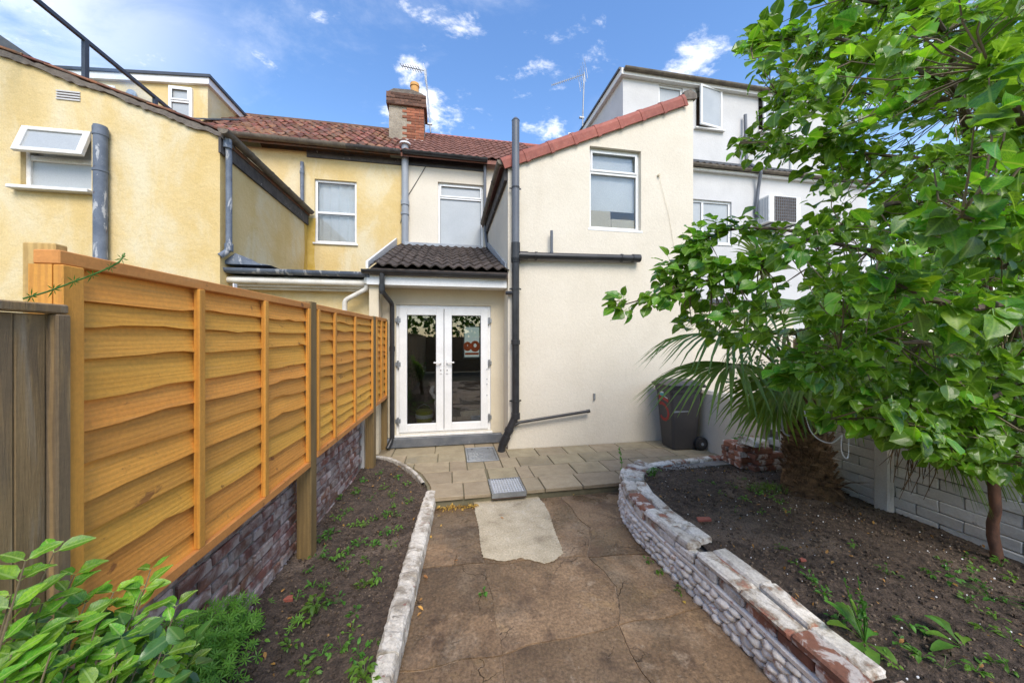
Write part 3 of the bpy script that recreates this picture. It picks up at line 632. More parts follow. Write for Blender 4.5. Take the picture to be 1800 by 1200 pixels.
# chimney on the party line
ch = MB(); cx0, cx1, cy0, cy1, cz0, cz1 = -1.48, -.62, 9.0, 9.62, 6.45, 7.64
ch.box(cx0, cx1-.012, cy0+.012, cy1, cz0, cz1); ch = ch.build('chimney', M['chrend'], house)
b = MB(); b.box(cx0-.06, cx1+.05, cy0-.05, cy1+.05, cz1, cz1+.30); b.v = [(x+R.uniform(-.01, .01), y, z) for x, y, z in b.v]; b.build('chimney_head', M['brick_soot'], ch)
bs = [bevelled('brick', (lambda q: q.box(-.105, .105, -.05, .05, -.032, .032) or q)(MB()), .006, M['brick_ch'], .002, i) for i in range(2)]
bso = [bevelled('brick', (lambda q: q.box(-.105, .105, -.05, .05, -.032, .032) or q)(MB()), .006, M['brick_soot'], .004, i) for i in range(2)]
for r_ in range(17):
    z = cz0+.30+r_*.070; x = cx1
    if z > cz1-.03: break
    if r_ % 2: inst('brick', R.choice(bs), (x-.052, cy0+.045, z), ch, scale=(.48, 1, 1)); x -= .108
    while x > cx0+.52+R.uniform(-.03, .05):
        inst('brick', R.choice(bs), (x-.1075, cy0+.045, z), ch, scale=(.99, 1, 1)); x -= .216
for r_ in range(4):
    z = cz1+.04+r_*.072; x = cx0-.055+(.11 if r_ % 2 else 0)
    while x < cx1-.10: inst('brick', R.choice(bso), (x+.105, cy0-.01-.01*(r_ > 1), z), ch); x += .215
b = MB(); b.tube([(-.88, 9.3, cz1+.28), (-.88, 9.3, cz1+.72), (-.88, 9.3, cz1+.725), (-.88, 9.3, cz1+.80), (-.88, 9.3, cz1+.80)], [.122, .104, .122, .116, .085], 16); b.build('chimney_pot', M['pot'], ch, smooth=True)
b = MB(); b.prism([(cx0-.05, cy0-.03, cz1+.29), (cx1+.04, cy0-.03, cz1+.29), (cx1-.04, cy0-.03, cz1+.35), (-.9, cy0-.03, cz1+.42), (cx0+.12, cy0-.03, cz1+.40)], (0, .6, 0)); b.build('flaunching', M['mortar_d'], ch)
b = MB(); b.box(-1.1, -.60, cy0-.03, cy0+.0, 6.68, 6.80); b.build('flashing', M['white_r'], ch)
# porch lean-to roof in dark tiles
TD = [tile_mesh('roof_tile', .168, .365, M['tile_dark'], amp=.042, seed=20+i, jit=.004) for i in range(4)]
LX0 = -1.09; PZE, PZR, PYE = 2.80, 3.84, 5.10
pr = tile_roof(house, LX0, LX0+.1645*12, PYE, PZE, YM, PZR, 12, 9, TD, 'tile_dark', name='porch_roof', jit=.005, back=False)
b = MB(); b.prism([(LX0-.03, PYE+.02, PZE-.03), (LX0-.03, YM-.02, PZR-.02), (LX0-.03, YM-.02, PZR+.14), (LX0-.03, PYE+.02, PZE+.07)], (-.035, 0, 0)); b.build('barge_board', M['upvc_old'], house)
b = MB(); b.prism([(XE-.03, PYE+.1, PZE+.02), (XE-.03, YM-.1, PZR+.02), (XE-.03, YM-.1, PZR+.14), (XE-.03, PYE+.1, PZE+.14)], (.026, 0, 0)); b.build('side_flashing', M['greyp'], house)
b = MB(); b.box(-.95, XE-.15, YM-.16, YM-.01, PZR-.04, PZR+.035); b.build('top_flashing', M['greyp'], house, bevel=.01)
b = MB(); b.box(-1.15, XE-.01, 5.155, 5.18, 2.55, 2.70); b.build('fascia', M['upvc'], house)
b = MB(); b.box(-1.15, XE-.01, 5.18, 5.498, 2.552, 2.562); b.build('soffit', M['upvc'], house)
gutter(house, (-1.20, 5.09, 2.745), (XE-.03, 5.09, 2.735), .056, M['black'])
b = MB(); b.tube([(-.93, 5.09, 2.72), (-.93, 5.09, 2.44), (-.93, 5.10, 2.42)], .036, 12); b.build('gutter_outlet', M['black'], house, smooth=True)
pipe(house, [(-.93, 5.09, 2.68), (-.93, 5.10, 2.45), (-.845, 5.42, 2.30), (-.845, 5.44, .25), (-.90, 5.36, .13)], .034, M['black'], collars=[((-.845, 5.44, 1.62), (0,0,1), .08), ((-.93, 5.09, 2.50), (0,0,1), .1)], name='drainpipe')
# french doors
dr = MB(); y0 = YD-.005; fw = .055
dr.box(DX0, DX0+fw, y0+.03, y0+.10, DZ0, DZ1); dr.box(DX1-fw, DX1, y0+.03, y0+.10, DZ0, DZ1); dr.box(DX0+fw, DX1-fw, y0+.03, y0+.10, DZ1-fw, DZ1); dr.box(DX0+fw, DX1-fw, y0+.03, y0+.10, DZ0, DZ0+.05)
dfr = dr.build('door_frame', M['upvc'], house, bevel=.006, seg=2)
mid = (DX0+DX1)/2-.01
for s, (a, b_) in ((0, (DX0+.045, mid-.004)), (1, (mid+.004, DX1-.045))):
    L = MB(); st = .118; za, zb = DZ0+.035, DZ1-.045; ya, yb = y0+.005, y0+.075
    L.box(a, a+st*(1 if s == 0 else 1), ya, yb, za, zb); L.box(b_-st, b_, ya, yb, za, zb); L.box(a+st, b_-st, ya, yb, za, za+.125); L.box(a+st, b_-st, ya, yb, zb-.115, zb)
    lf = L.build('door_leaf', M['upvc'], dfr, bevel=.007, seg=2)
    p = MB(); p.box(a+st, b_-st, y0+.035, y0+.041, za+.125, zb-.115); p.build('door_pane', M['door_pane'], dfr)
    gk = MB(); w = .009; A, B, Cc, D = a+st, b_-st, za+.125, zb-.115
    gk.box(A, A+w, y0+.028, y0+.034, Cc, D); gk.box(B-w, B, y0+.028, y0+.034, Cc, D); gk.box(A+w, B-w, y0+.028, y0+.034, Cc, Cc+w); gk.box(A+w, B-w, y0+.028, y0+.034, D-w, D); gk.build('door_gasket', M['black'], dfr)
    hx = b_-.045 if s == 0 else a+.045; sg = -1 if s == 0 else 1
    h = MB(); h.box(hx-.016, hx+.016, y0-.008, y0+.004, 1.22, 1.44); h.tube([(hx, y0-.004, 1.395), (hx, y0-.045, 1.395), (hx+sg*.11, y0-.05, 1.397)], .011, 8); h.build('door_handle', M['upvc'], dfr, bevel=.003)
    k = MB(); k.tube([(hx, y0-.013, 1.275), (hx, y0-.006, 1.275)], .010, 10); k.build('keyhole', M['metal'], dfr)
    ex = DX0+.02 if s == 0 else DX1-.02
    for hz in (DZ0+.22, 1.38, DZ1-.24):
        q = MB(); q.tube([(ex+sg*(-.012), y0-.012, hz-.055), (ex+sg*(-.012), y0-.012, hz+.055)], .016, 8); q.box(ex-.03, ex+.05 if s == 0 else ex+.03, y0-.006, y0+.004, hz-.03, hz+.03); q.build('hinge', M['metal'], dfr)
for z in (.86, 1.04, 1.12, 1.28):
    k = MB(); k.tube([(DX1-.065, y0-.004, z), (DX1-.065, y0+.004, z)], .009, 8); k.build('drill_mark', M['greyp'], dfr)
b = MB(); b.box(DX0-.30, DX1+.17, YD-.085, YD-.002, .108, .255); st = b.build('door_step', M['step'], house, bevel=.012, seg=2)
b = MB(); b.box(DX0-.02, DX1+.02, YD-.05, YD+.0, .257, .288); b.build('threshold', M['upvc_old'], house, bevel=.004)
# what can be seen through the doors
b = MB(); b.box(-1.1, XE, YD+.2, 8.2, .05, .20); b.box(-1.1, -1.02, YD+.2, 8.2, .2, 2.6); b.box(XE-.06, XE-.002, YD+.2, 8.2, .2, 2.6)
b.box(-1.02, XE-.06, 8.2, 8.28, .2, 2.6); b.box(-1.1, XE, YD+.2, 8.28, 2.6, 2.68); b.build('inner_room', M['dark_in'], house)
iw = PY(824, 627, 8.15); iw2 = PY(842, 575, 8.15)
b = MB(); b.box(iw.x-.14, iw2.x+.04, 8.14, 8.19, iw.z-.05, iw2.z+.05); io = b.build('inner_window_frame', M['greyp'], house)
E_ = bpy.data.materials.new('lit_inner_window'); E_.use_nodes = True; e = E_.node_tree.nodes['Principled BSDF']; e.inputs['Base Color'].default_value = (.55, .62, .62, 1); e.inputs['Emission Color'].default_value = (.7, .85, .85, 1); e.inputs['Emission Strength'].default_value = .22
b = MB(); b.box(iw.x-.10, iw2.x, 8.12, 8.135, iw.z, iw2.z); b.build('inner_window_pane', E_, io)
E2 = bpy.data.materials.new('backlit_orange_shape'); E2.use_nodes = True; e = E2.node_tree.nodes['Principled BSDF']; e.inputs['Base Color'].default_value = (.55, .14, .05, 1); e.inputs['Emission Color'].default_value = (1, .18, .04, 1); e.inputs['Emission Strength'].default_value = .06
b = MB(); zc_ = iw.z+.28; xa = iw.x-.10; wd = iw2.x-xa
for cx_, rr_, hole in ((xa+wd*.20, .095, 0), (xa+wd*.72, .115, .035)):
    N_ = 20; vs = []; cz_ = zc_-.03
    for k in range(N_):
        a_ = 2*PI*k/N_; vs.append((cx_+rr_*math.cos(a_), 8.11, cz_+rr_*1.15*math.sin(a_)))
    for k in range(N_):
        a_ = 2*PI*k/N_; vs.append((cx_+max(hole, .012)*math.cos(a_), 8.11, cz_+.02+max(hole, .012)*1.3*math.sin(a_)))
    b.add(vs, [(k, (k+1) % N_, N_+(k+1) % N_, N_+k) for k in range(N_)])
b.box(xa+.01, xa+wd-.01, 8.105, 8.112, iw.z+.05, iw.z+.10); b.build('orange_sign', E2, io)
bk = thing('bucket', (-.42, 6.15, .2), 'yellow bucket with rubbish standing inside behind the left door pane', 'bucket')
b = MB(); b.tube([(-.42, 6.15, .203), (-.42, 6.15, .52), (-.42, 6.15, .521), (-.42, 6.15, .25)], [.12, .15, .14, .10], 16, caps=False); b.build('bucket_body', M['yel'], bk, smooth=True)
b = MB(); b.tube([(-.42, 6.15, .40), (-.42, 6.15, .46)], .1485, 16); b.build('bucket_label', M['wht'], bk)
b = MB(); b.tube([(-.57, 6.15, .5), (-.5, 6.1, .6), (-.42, 6.08, .64), (-.34, 6.1, .6), (-.27, 6.15, .5)], .006, 6); b.build('handle', M['metal'], bk)
# soil pipe with its branch on the extension corner
sx = .985; sy = YE-.085
sp = pipe(house, [(sx, sy, 4.98), (sx, sy, 3.0), (sx, sy, .62), (sx-.20, sy+.0, .20), (sx-.22, sy+.0, .10)], .055, M['black'],
    collars=[((sx, sy, 3.06), (0,0,1), .30), ((sx, sy, 2.95), (0,0,1), .06), ((sx, sy, 1.72), (0,0,1), .07), ((sx, sy, .62), (0,0,1), .09), ((sx-.10, sy, .41), (.2,0,.42), .06), ((sx-.165, sy, .27), (.2,0,.42), .13)], name='soil_pipe', clips=[(sx, sy, 4.03), (sx, sy, 2.52), (sx, sy, .84)])
b = MB(); b.tube([(sx, sy, 3.16), (sx, sy, 4.99), (sx, sy, 5.03)], [.0565, .0565, .0565], 14); b.tube([(sx, sy, 5.03), (sx, sy, 5.05), (sx, sy, 5.08)], [.062, .05, .02], 12); b.build('vent_pipe', M['dgreyp'], house, smooth=True)
pipe(house, [(sx+.03, sy, 3.02), (3.02, sy, 3.06)], .052, M['black'], collars=[((sx+.12, sy, 3.022), (1,0,0), .13), ((2.95, sy, 3.058), (1,0,0), .13), ((2.70, sy, 3.053), (1,0,0), .03), ((1.30, sy, 3.025), (1,0,0), .03)], name='waste_pipe')
pipe(house, [(1.545, sy, 3.05), (1.545, sy, 3.42)], .022, M['dgreyp'], name='small_vent_pipe', collars=[((1.545, sy, 3.08), (0,0,1), .05)])
pipe(house, [(sx-.04, sy-.01, .47), PY(912, 742, sy), PY(1036, 722, sy)], .022, M['black'], name='sink_waste_pipe', collars=[(PY(1034, 722.3, sy), (1,0,.15), .05)])
q = PY(856, 284, YM-.10); 
pipe(house, [(XE-.07, YM-.11, 5.72), (XE-.07, YM-.09, 4.6), (XE-.05, YM-.09, 4.15), (XE-.03, YM-.25, 3.80)], .034, M['dgreyp'], name='drainpipe')
pipe(house, [(sx-.02, sy, 2.46), (sx-.14, sy+.05, 2.46)], .028, M['black'], name='overflow_pipe')
pipe(house, [PY(712, 440, YM-.08), PY(712, 256, YM-.08)], .075, M['greyp'], name='boiler_flue', collars=[(PY(712, 357, YM-.08), (0,0,1), .10), (PY(712, 376, YM-.08), (0,0,1), .05)])
fl = PY(712, 256, YM-.08); b = MB(); b.tube([fl, fl+Vector((0,0,.01)), fl+Vector((0,0,.05)), fl+Vector((0,0,.09))], [.09, .125, .115, .04], 14); b.build('flue_cowl', M['white_r'], house, smooth=True)
b = MB(); b.tube([PY(750, 290, YM-.01), PY(735, 315, YM-.01), PY(716, 346, YM-.012), PY(704, 392, YM-.012)], .007, 6); b.build('cable', M['black'], house)
hk = PY(1045, 697, YE-.02); b = MB(); b.box(hk.x-.012, hk.x+.012, YE-.03, YE-.001, hk.z-.05, hk.z+.05); b.tube([hk, hk+Vector((-.02, -.03, -.03))], .006, 6); b.build('hook', M['metal'], house)
hk = PY(1158, 308, YE-.02); b = MB(); b.tube([hk+Vector((0, .02, 0)), hk+Vector((0, -.02, 0))], .02, 8); b.tube([hk, PY(1176, 380, YE-.012), PY(1186, 440, YE-.012)], .0025, 5); b.build('cable_stub', M['cream_in'], house)

# ---------------------------------------------------------------- the yellow house
yh = thing('house', (-4.5, 7.9, 0), 'yellow rendered terraced house with tilted-open bathroom window and pantiled roof', 'house')
XY = -2.95
p0 = PY(0, 95, YE); slope_y = (4.43-p0.z)/(XY-p0.x); yt = lambda x: 4.43+(x-XY)*slope_y
YW = (PY(36, 300, YE).x, PY(161, 300, YE).x)
A_ = PY(98, 335, YE).z+.02; B_ = PY(98, 226, YE).z
wb = MB(); wall(wb, -8.0, XY, 0, yt, YE, [(YW[0], YW[1], A_, B_)], thick=.15); wb.box(XY-.15, XY, YE+.15, YM, 0, 4.36); wb.build('extension_wall', M['yellow'], yh)
wb = MB(); YW2 = (PY(553, 370, YM).x, PY(627, 370, YM).x, PY(590, 430, YM).z+.03, PY(590, 317, YM).z)
wall(wb, -8.0, -1.0, 2.0, 5.72, YM, [YW2], thick=.15); wb.build('rear_wall', M['yellow'], yh)
window(yh, YW2[0], YW2[1], YW2[2], YW2[3], YM+.04, transom=PY(590, 374, YM).z, pane='pane', blind='blind', top_sash=False)
b = MB(); b.prism([(XY+.003, YM-.001, 2.7), (XY+.003, YM-.25, 2.7), (XY+.003, YM-.12, 3.6), (XY+.003, YM-.16, 4.30), (XY+.003, YM-.001, 4.30)], (.002, 0, 0)); b.build('side_stain', M['stain'], yh)
b = MB(); b.prism([(XY+.006, YM-.003, 2.7), (XY+.20, YM-.003, 2.7), (XY+.14, YM-.003, 3.5), (XY+.17, YM-.003, 4.32), (XY+.006, YM-.003, 4.32)], (0, .001, 0)); b.build('rear_stain', M['stain'], yh)
# window: fixed lower light, top light pushed open
x0, x1 = YW; zt_ = A_+(B_-A_)*.47; yy = YE+.05; f = MB(); fw = .045
f.box(x0, x0+fw, yy, yy+.07, A_, B_); f.box(x1-fw, x1, yy, yy+.07, A_, B_); f.box(x0+fw, x1-fw, yy, yy+.07, A_, A_+fw); f.box(x0+fw, x1-fw, yy, yy+.07, B_-fw, B_); f.box(x0+fw, x1-fw, yy, yy+.07, zt_, zt_+.06)
wo = f.build('window', M['upvc_old'], yh, bevel=.005)
b = MB(); b.box(x0+fw, x1-fw, yy+.03, yy+.036, A_+fw, zt_); b.build('pane', M['frost'], wo)
b = MB(); b.box(x0, x1, yy+.09, yy+.095, A_, B_); b.build('net_curtain', M['blind'], wo)
b = MB(); b.box(x0-.06, x1+.03, yy-.14, yy+.02, A_-.045, A_-.003); b.build('sill', M['upvc_old'], wo, bevel=.006)
hi = Vector((0, yy-.012, B_-.01)); hl = (B_-.01-zt_-.02); th = math.radians(18)
def sw(x, s, t): return (x, hi.y-s*math.sin(th)-t*math.cos(th), hi.z-s*math.cos(th)+t*math.sin(th))
def sbox(mb, xa, xb, sa, sb, ta, tb):
    mb.add([sw(xa,sa,ta), sw(xb,sa,ta), sw(xb,sb,ta), sw(xa,sb,ta), sw(xa,sa,tb), sw(xb,sa,tb), sw(xb,sb,tb), sw(xa,sb,tb)], [(0,3,2,1),(4,5,6,7),(0,1,5,4),(1,2,6,5),(2,3,7,6),(3,0,4,7)])
b = MB(); xa, xb = x0+.01, x1-.01; w = .07
sbox(b, xa, xa+w, 0, hl, 0, .045); sbox(b, xb-w, xb, 0, hl, 0, .045); sbox(b, xa+w, xb-w, 0, w*.75, 0, .045); sbox(b, xa+w, xb-w, hl-w*.75, hl, 0, .045); so = b.build('open_sash', M['upvc_old'], wo, bevel=.005)
b = MB(); sbox(b, xa+w, xb-w, w*.75, hl-w*.75, .018, .024); b.build('sash_pane', M['frost'], wo)
# big grey-blue waste stack beside it
px = PY(178, 330, YE-.06); b_l = PY(186, 455, YE-.07)
pipe(yh, [(px.x, YE-.07, 0.5), (px.x, YE-.07, PY(176, 222, YE-.07).z)], .062, M['lead'], name='waste_stack', collars=[((px.x, YE-.07, PY(172, 232, YE-.07).z), (0,0,1), .10), ((px.x, YE-.07, PY(172, 300, YE-.07).z), (0,0,1), .03)], rc=1.12)
# air brick
ab = PY(121, 169, YE); b = MB()
for k in range(4): b.box(ab.x-.12, ab.x+.12, YE-.012, YE+.0, ab.z-.055+k*.032, ab.z-.038+k*.032)
b.build('air_vent', M['white_r'], yh); b = MB(); b.box(ab.x-.11, ab.x+.11, YE-.004, YE-.001, ab.z-.05, ab.z+.055); b.build('vent_hole', M['dark_in'], yh)
# gable coping: ragged mortar and tile edges
b = MB(); n_ = 110
xs_ = [-8.0+(XY+.06+8.0)*i/n_ for i in range(n_+1)]; top_ = [(x, yt(x)+.045+R.uniform(-.008, .014)+.018*noise.noise((x*5, 1, 1))) for i, x in enumerate(xs_)]; bot_ = [(x, yt(x)-.015+R.uniform(-.02, .012)+.05*noise.noise((x*2.3, 5, 1))) for x in xs_]
for i in range(n_):
    b.prism([(bot_[i][0], YE-.035, bot_[i][1]), (bot_[i+1][0], YE-.035, bot_[i+1][1]), (top_[i+1][0], YE-.035, top_[i+1][1]), (top_[i][0], YE-.035, top_[i][1])], (0, .25, 0))
b.build('verge_mortar', M['mortar_d'], yh)
TV = bevelled('verge_tile', (lambda q: q.box(-.16, .16, -.02, .28, -.012, .012) or q)(MB()), .004, M['tile_old'], .004, 3)
sa = math.atan(slope_y)
x = -8.0
while x < XY+.02: inst('verge_tile', TV, (x, YE-.03, yt(x)+.075), yh, rot=(0, -sa+R.uniform(-.05, .02), R.uniform(-.05, .05))); x += .26
b = MB(); b.prism([(-8.0, YE+.1, yt(-8.0)-.08), (XY+.05, YE+.1, 4.36), (XY+.05, YE+.1, 4.42), (-8.0, YE+.1, yt(-8)+.0)], (0, YM-YE-.1, 0)); b.build('extension_roof', M['tile_old'], yh)
gutter(yh, (XY+.10, YE-.12, 4.47), (XY+.10, YM-.05, 4.44), .062, M['asb'], joints=4)
b = MB(); b.prism([(XY+.004, YE-.04, 4.40), (XY+.004, YE-.04, 4.20), (XY+.004, YM-.01, 4.16), (XY+.004, YM-.01, 4.40)], (.03, 0, 0)); b.build('side_fascia', M['soot'], yh)
dp = PX(398, 250, XY+.08); 
pipe(yh, [(XY+.07, YE+.02, 4.42), (XY+.07, YE+.06, 4.2), (XY+.07, YE+.06, 2.95), (XY+.0, YE+.0, 2.86)], .036, M['lead'], name='drainpipe', collars=[((XY+.07, YE+.06, 2.99), (0,0,1), .10), ((XY+.07, YE+.03, 4.36), (0,0,1), .14)], rc=1.35)
q = PY(531, 290, YM-.07)
pipe(yh, [PY(531, 285, YM-.07), PY(531, 380, YM-.07)], .036, M['lead'], name='drainpipe', collars=[(PY(531, 303, YM-.07), (0,0,1), .06)])
b = MB(); b.box(XY, -1.0, YM-.03, YM-.003, 5.60, 5.74); b.build('fascia', M['soot'], yh)
gutter(yh, (XY-2.2, RYE-.06, 5.83), (-2.1, RYE-.06, 5.80), .075, M['asb'], joints=3); gutter(yh, (-2.1, RYE-.06, 5.798), (-1.02, RYE-.06, 5.79), .07, M['soot'])
TO = [tile_mesh('roof_tile', .186, .385, M['tile_old'], amp=.038, seed=40+i, jit=.012) for i in range(5)]
tile_roof(yh, -1.03-.186*32, -1.03, RYE, RZE, RYR, RZR-.02, 32, 9, TO, 'tile_old', jit=.010, sag=.015, keep=lambda x, r: x > -6.2+r*.12 or r > 3)
b = MB(); b.tube([(-7.0, RYR, RZR-.03), (-5.0, RYR, RZR-.05), (-3.0, RYR, RZR-.04), (-1.03, RYR, RZR-.05)], .09, 8); b.build('ridge', M['tile_old'], yh)
b = MB(); b.prism([(-5.35, 8.35, 6.42), (-5.2, 8.35, 6.42), (-4.45, 10.6, 7.86), (-4.62, 10.6, 7.86)], (0, .01, .03)); b.build('flashing', M['slate'], yh)
# yellow lean-to with its long gutter
wb = MB(); wall(wb, -3.0, -1.13, 0, 2.50, YD-.02, thick=.15); wb.build('lean_to_wall', M['yellow'], yh)
b = MB(); b.prism([(-3.0, 5.25, 2.72), (-3.0, YM, 2.90), (-3.0, YM, 2.84), (-3.0, 5.25, 2.66)], (1.88, 0, 0)); b.build('lean_to_roof', M['slate'], yh)
b = MB(); gl = PY(362, 486, 5.22); gr = PY(650, 492, 5.22)
b.box(gl.x, gr.x, 5.30, 5.36, 2.50, 2.64); b.build('white_beam', M['whitep'], yh, bevel=.008)
b = MB(); b.tube([(gl.x, 5.27, 2.575), (gr.x-.02, 5.27, 2.575)], .045, 10); b.build('beam_moulding', M['whitep'], yh, smooth=True)
b = MB(); b.box(gl.x, gr.x, 5.36, 5.49, 2.47, 2.50); b.build('soffit', M['whitep'], yh)
gutter(yh, (gl.x, 5.22, 2.725), (gr.x, 5.22, 2.725), .065, M['lead'], joints=1); 
b = MB(); b.tube([(gr.x-.03, 5.22, 2.70), (gr.x+.01, 5.22, 2.70)], .085, 12); b.build('gutter_stop', M['lead'], yh)
b = MB(); b.box(gl.x-.03, gl.x+.02, 5.14, 5.30, 2.62, 2.78); b.build('gutter_stop', M['lead'], yh, bevel=.01)
b = MB(); b.prism([(XY-.05, 5.2, 2.78), (XY+.55, 5.2, 2.78), (XY+.30, 5.2, 2.82), (XY+.12, 5.2, 2.93)], (0, .4, 0)); b.build('flashing', M['lead'], yh)
pipe(yh, [(gr.x-.04, 5.22, 2.66), (gr.x-.04, 5.25, 2.50), PY(606, 528, 5.30), PY(606, 600, 5.32)], .034, M['whitep'], name='drainpipe', collars=[((gr.x-.04, 5.22, 2.60), (0,0,1), .07)])
# dormer on the yellow house
def yz(x): return 7.28+(x+7.72)*.078
b = MB(); dx0, dx1, dy = -8.6, -5.21, 8.6
b.prism([(dx0, dy, 5.6), (dx1, dy, 5.6), (dx1, dy, yz(dx1)-.16), (dx0, dy, yz(dx0)-.16)], (0, 2.6, 0)); dm = b.build('dormer', M['yellow'], yh)
b = MB(); b.prism([(dx0, dy-.07, yz(dx0)-.16), (dx1+.06, dy-.07, yz(dx1)-.16), (dx1+.06, dy-.07, yz(dx1)-.02), (dx0, dy-.07, yz(dx0)-.02)], (0, 2.7, 0)); b.build('dormer_fascia', M['upvc'], dm)
b = MB(); b.prism([(dx0, dy-.10, yz(dx0)-.02), (dx1+.10, dy-.10, yz(dx1)-.02), (dx1+.10, dy-.10, yz(dx1)+.04), (dx0, dy-.10, yz(dx0)+.04)], (0, 2.8, 0)); b.build('dormer_roof_edge', M['anth'], dm)
wv = [PY(299, 160, dy).x, PY(340, 160, dy).x, PY(320, 222, dy).z, PY(320, 155, dy).z]
wo = window(yh, wv[0], wv[1], wv[2], wv[3], dy-.055, transom=PY(320, 181, dy).z, pane='frost', sill=False, fw=.055)
c_ = PY(232, 166, dy-.02); b = MB(); b.tube([c_, c_+Vector((0,-.03,0))], .09, 14); b.tube([c_+Vector((0,-.03,0)), c_+Vector((0,-.04,0))], .05, 12); b.build('round_vent', M['greyp'], dm)
c_ = PY(190, 152, dy-.02); b = MB(); b.box(c_.x-.12, c_.x+.12, dy-.03, dy-.001, c_.z-.05, c_.z+.02); b.build('small_window_head', M['upvc'], dm)
# glass balustrade of the roof terrace
bal = thing('balustrade', (-5.0, 6, 5.0), 'dark railed glass balustrade along the yellow house roof terrace', 'balustrade')
bx_ = -5.0; zr1 = PX(65, 0, bx_).z
b = MB(); b.beam((bx_, 3.6, zr1), (bx_, YM+.2, zr1-.02), .045, .05); b.build('top_rail', M['anth'], bal)
ypost = [PX(150, 100, bx_).y, PX(273, 180, bx_).y, 4.55]
for y in ypost:
    b = MB(); b.box(bx_-.022, bx_+.022, y-.03, y+.03, yt(bx_)-.1, zr1-.02); b.build('post', M['anth'], bal)
gm = glass('balustrade_glass', (.95, .975, .98), 1.2, .35)
for ya, yb in ((ypost[2]+.04, ypost[0]-.04), (ypost[0]+.04, ypost[1]-.04), (ypost[1]+.04, YM)):
    b = MB(); b.box(bx_-.004, bx_+.004, ya, yb, yt(bx_)+.02, zr1-.03); b.build('glass_panel', gm, bal)
# dark roof corner of the next house, far left
nh = thing('neighbour_roof', (-9.5, 8, 0), 'dark slate and red tiled roof corner at far left edge behind the yellow gable', 'roof')
b = MB(); pa = PY(0, 62, 6.4); pb = PY(50, 96, 6.4); b.prism([(pa.x-1.2, 6.4, pa.z+1.2*(pa.z-pb.z)/(pb.x-pa.x)), (pb.x, 6.4, pb.z), (pb.x, 6.4, pb.z-.12), (pa.x-1.2, 6.4, pa.z-.3)], (0, .6, 0)); b.build('slate_slope', M['slate'], nh)
b = MB(); pa = PY(0, 82, 6.2); pb = PY(46, 97, 6.2); b.prism([(pa.x-1.2, 6.2, pa.z+.25), (pb.x, 6.2, pb.z), (pb.x, 6.2, pb.z-.12), (pa.x-1.2, 6.2, pa.z-.4)], (0, .1, 0)); b.build('red_tile_edge', M['tile_old'], nh)

# ---------------------------------------------------------------- the white house on the right
wh = thing('house', (7, 7.9, 0), 'white rendered terraced house with boxy dormer and open attic windows', 'house')
XW0, XW1 = 4.06, 12.0; zg = PY(1218, 300, YM).z
wb = MB(); ww = (PY(1216, 380, YM).x-.25, PY(1286, 380, YM).x, PY(1250, 428, YM).z, PY(1250, 352, YM).z)
wall(wb, XW0, XW1, 0, zg-.02, YM, [ww], thick=.15); wb.build('rear_wall', M['white_r'], wh)
window(wh, ww[0], ww[1], ww[2], ww[3], YM+.05, mullion=PY(1237, 380, YM).x, pane='frost', fw=.06)
b = MB(); b.box(XW0, XW1, YM-.10, YM-.002, zg-.02, zg+.08); b.build('fascia', M['upvc_old'], wh)
gutter(wh, (XW0, YM-.16, zg+.10), (XW1, YM-.16, zg+.10), .06, M['asb'])
TN = [tile_mesh('eaves_tile', .19, .42, M['tile_dark'], amp=.04, seed=60+i) for i in range(3)]
rs = MB(); rs.prism([(XW0, YM-.12, zg+.10), (XW0, YM+.35, zg+.33), (XW0, YM+.35, zg+.02), (XW0, YM-.1, zg+.04)], (XW1-XW0, 0, 0)); rso = rs.build('eaves_roof', M['slate'], wh)
for i in range(30): inst('eaves_tile', R.choice(TN), (XW0+i*.19, YM+.20, zg+.27), rso, rot=(.45, 0, 0))
b = MB(); b.box(XW0, 10.0, YM+.19, YM+.36, zg+.27, zg+.43); b.build('lead_apron', M['slate'], wh, bevel=.02)
DY = 8.3; dz1 = PY(1095, 122, DY).z; dl = PY(1095, 150, DY).x; dr_ = PY(1386, 200, DY).x
h1 = (PY(1222, 190, DY).x, PY(1269, 190, DY).x, PY(1245, 228, DY).z, PY(1245, 156, DY).z)
h2 = (PY(1332, 190, DY).x, PY(1374, 190, DY).x, PY(1352, 234, DY).z, PY(1352, 163, DY).z)
h0 = (PY(1158, 190, DY).x, PY(1200, 190, DY).x, h1[2], PY(1180, 152, DY).z)
wb = MB(); wall(wb, dl, dr_+1.4, zg+.1, dz1-.22, DY, [h1, h2, h0], thick=.12); wb.box(dl, dl+.12, DY+.12, 11.0, 5.9, dz1-.22); wb.build('dormer_wall', M['white_r'], wh)
window(wh, h0[0], h0[1], h0[2], h0[3], DY+.03, pane='frost', sill=False)
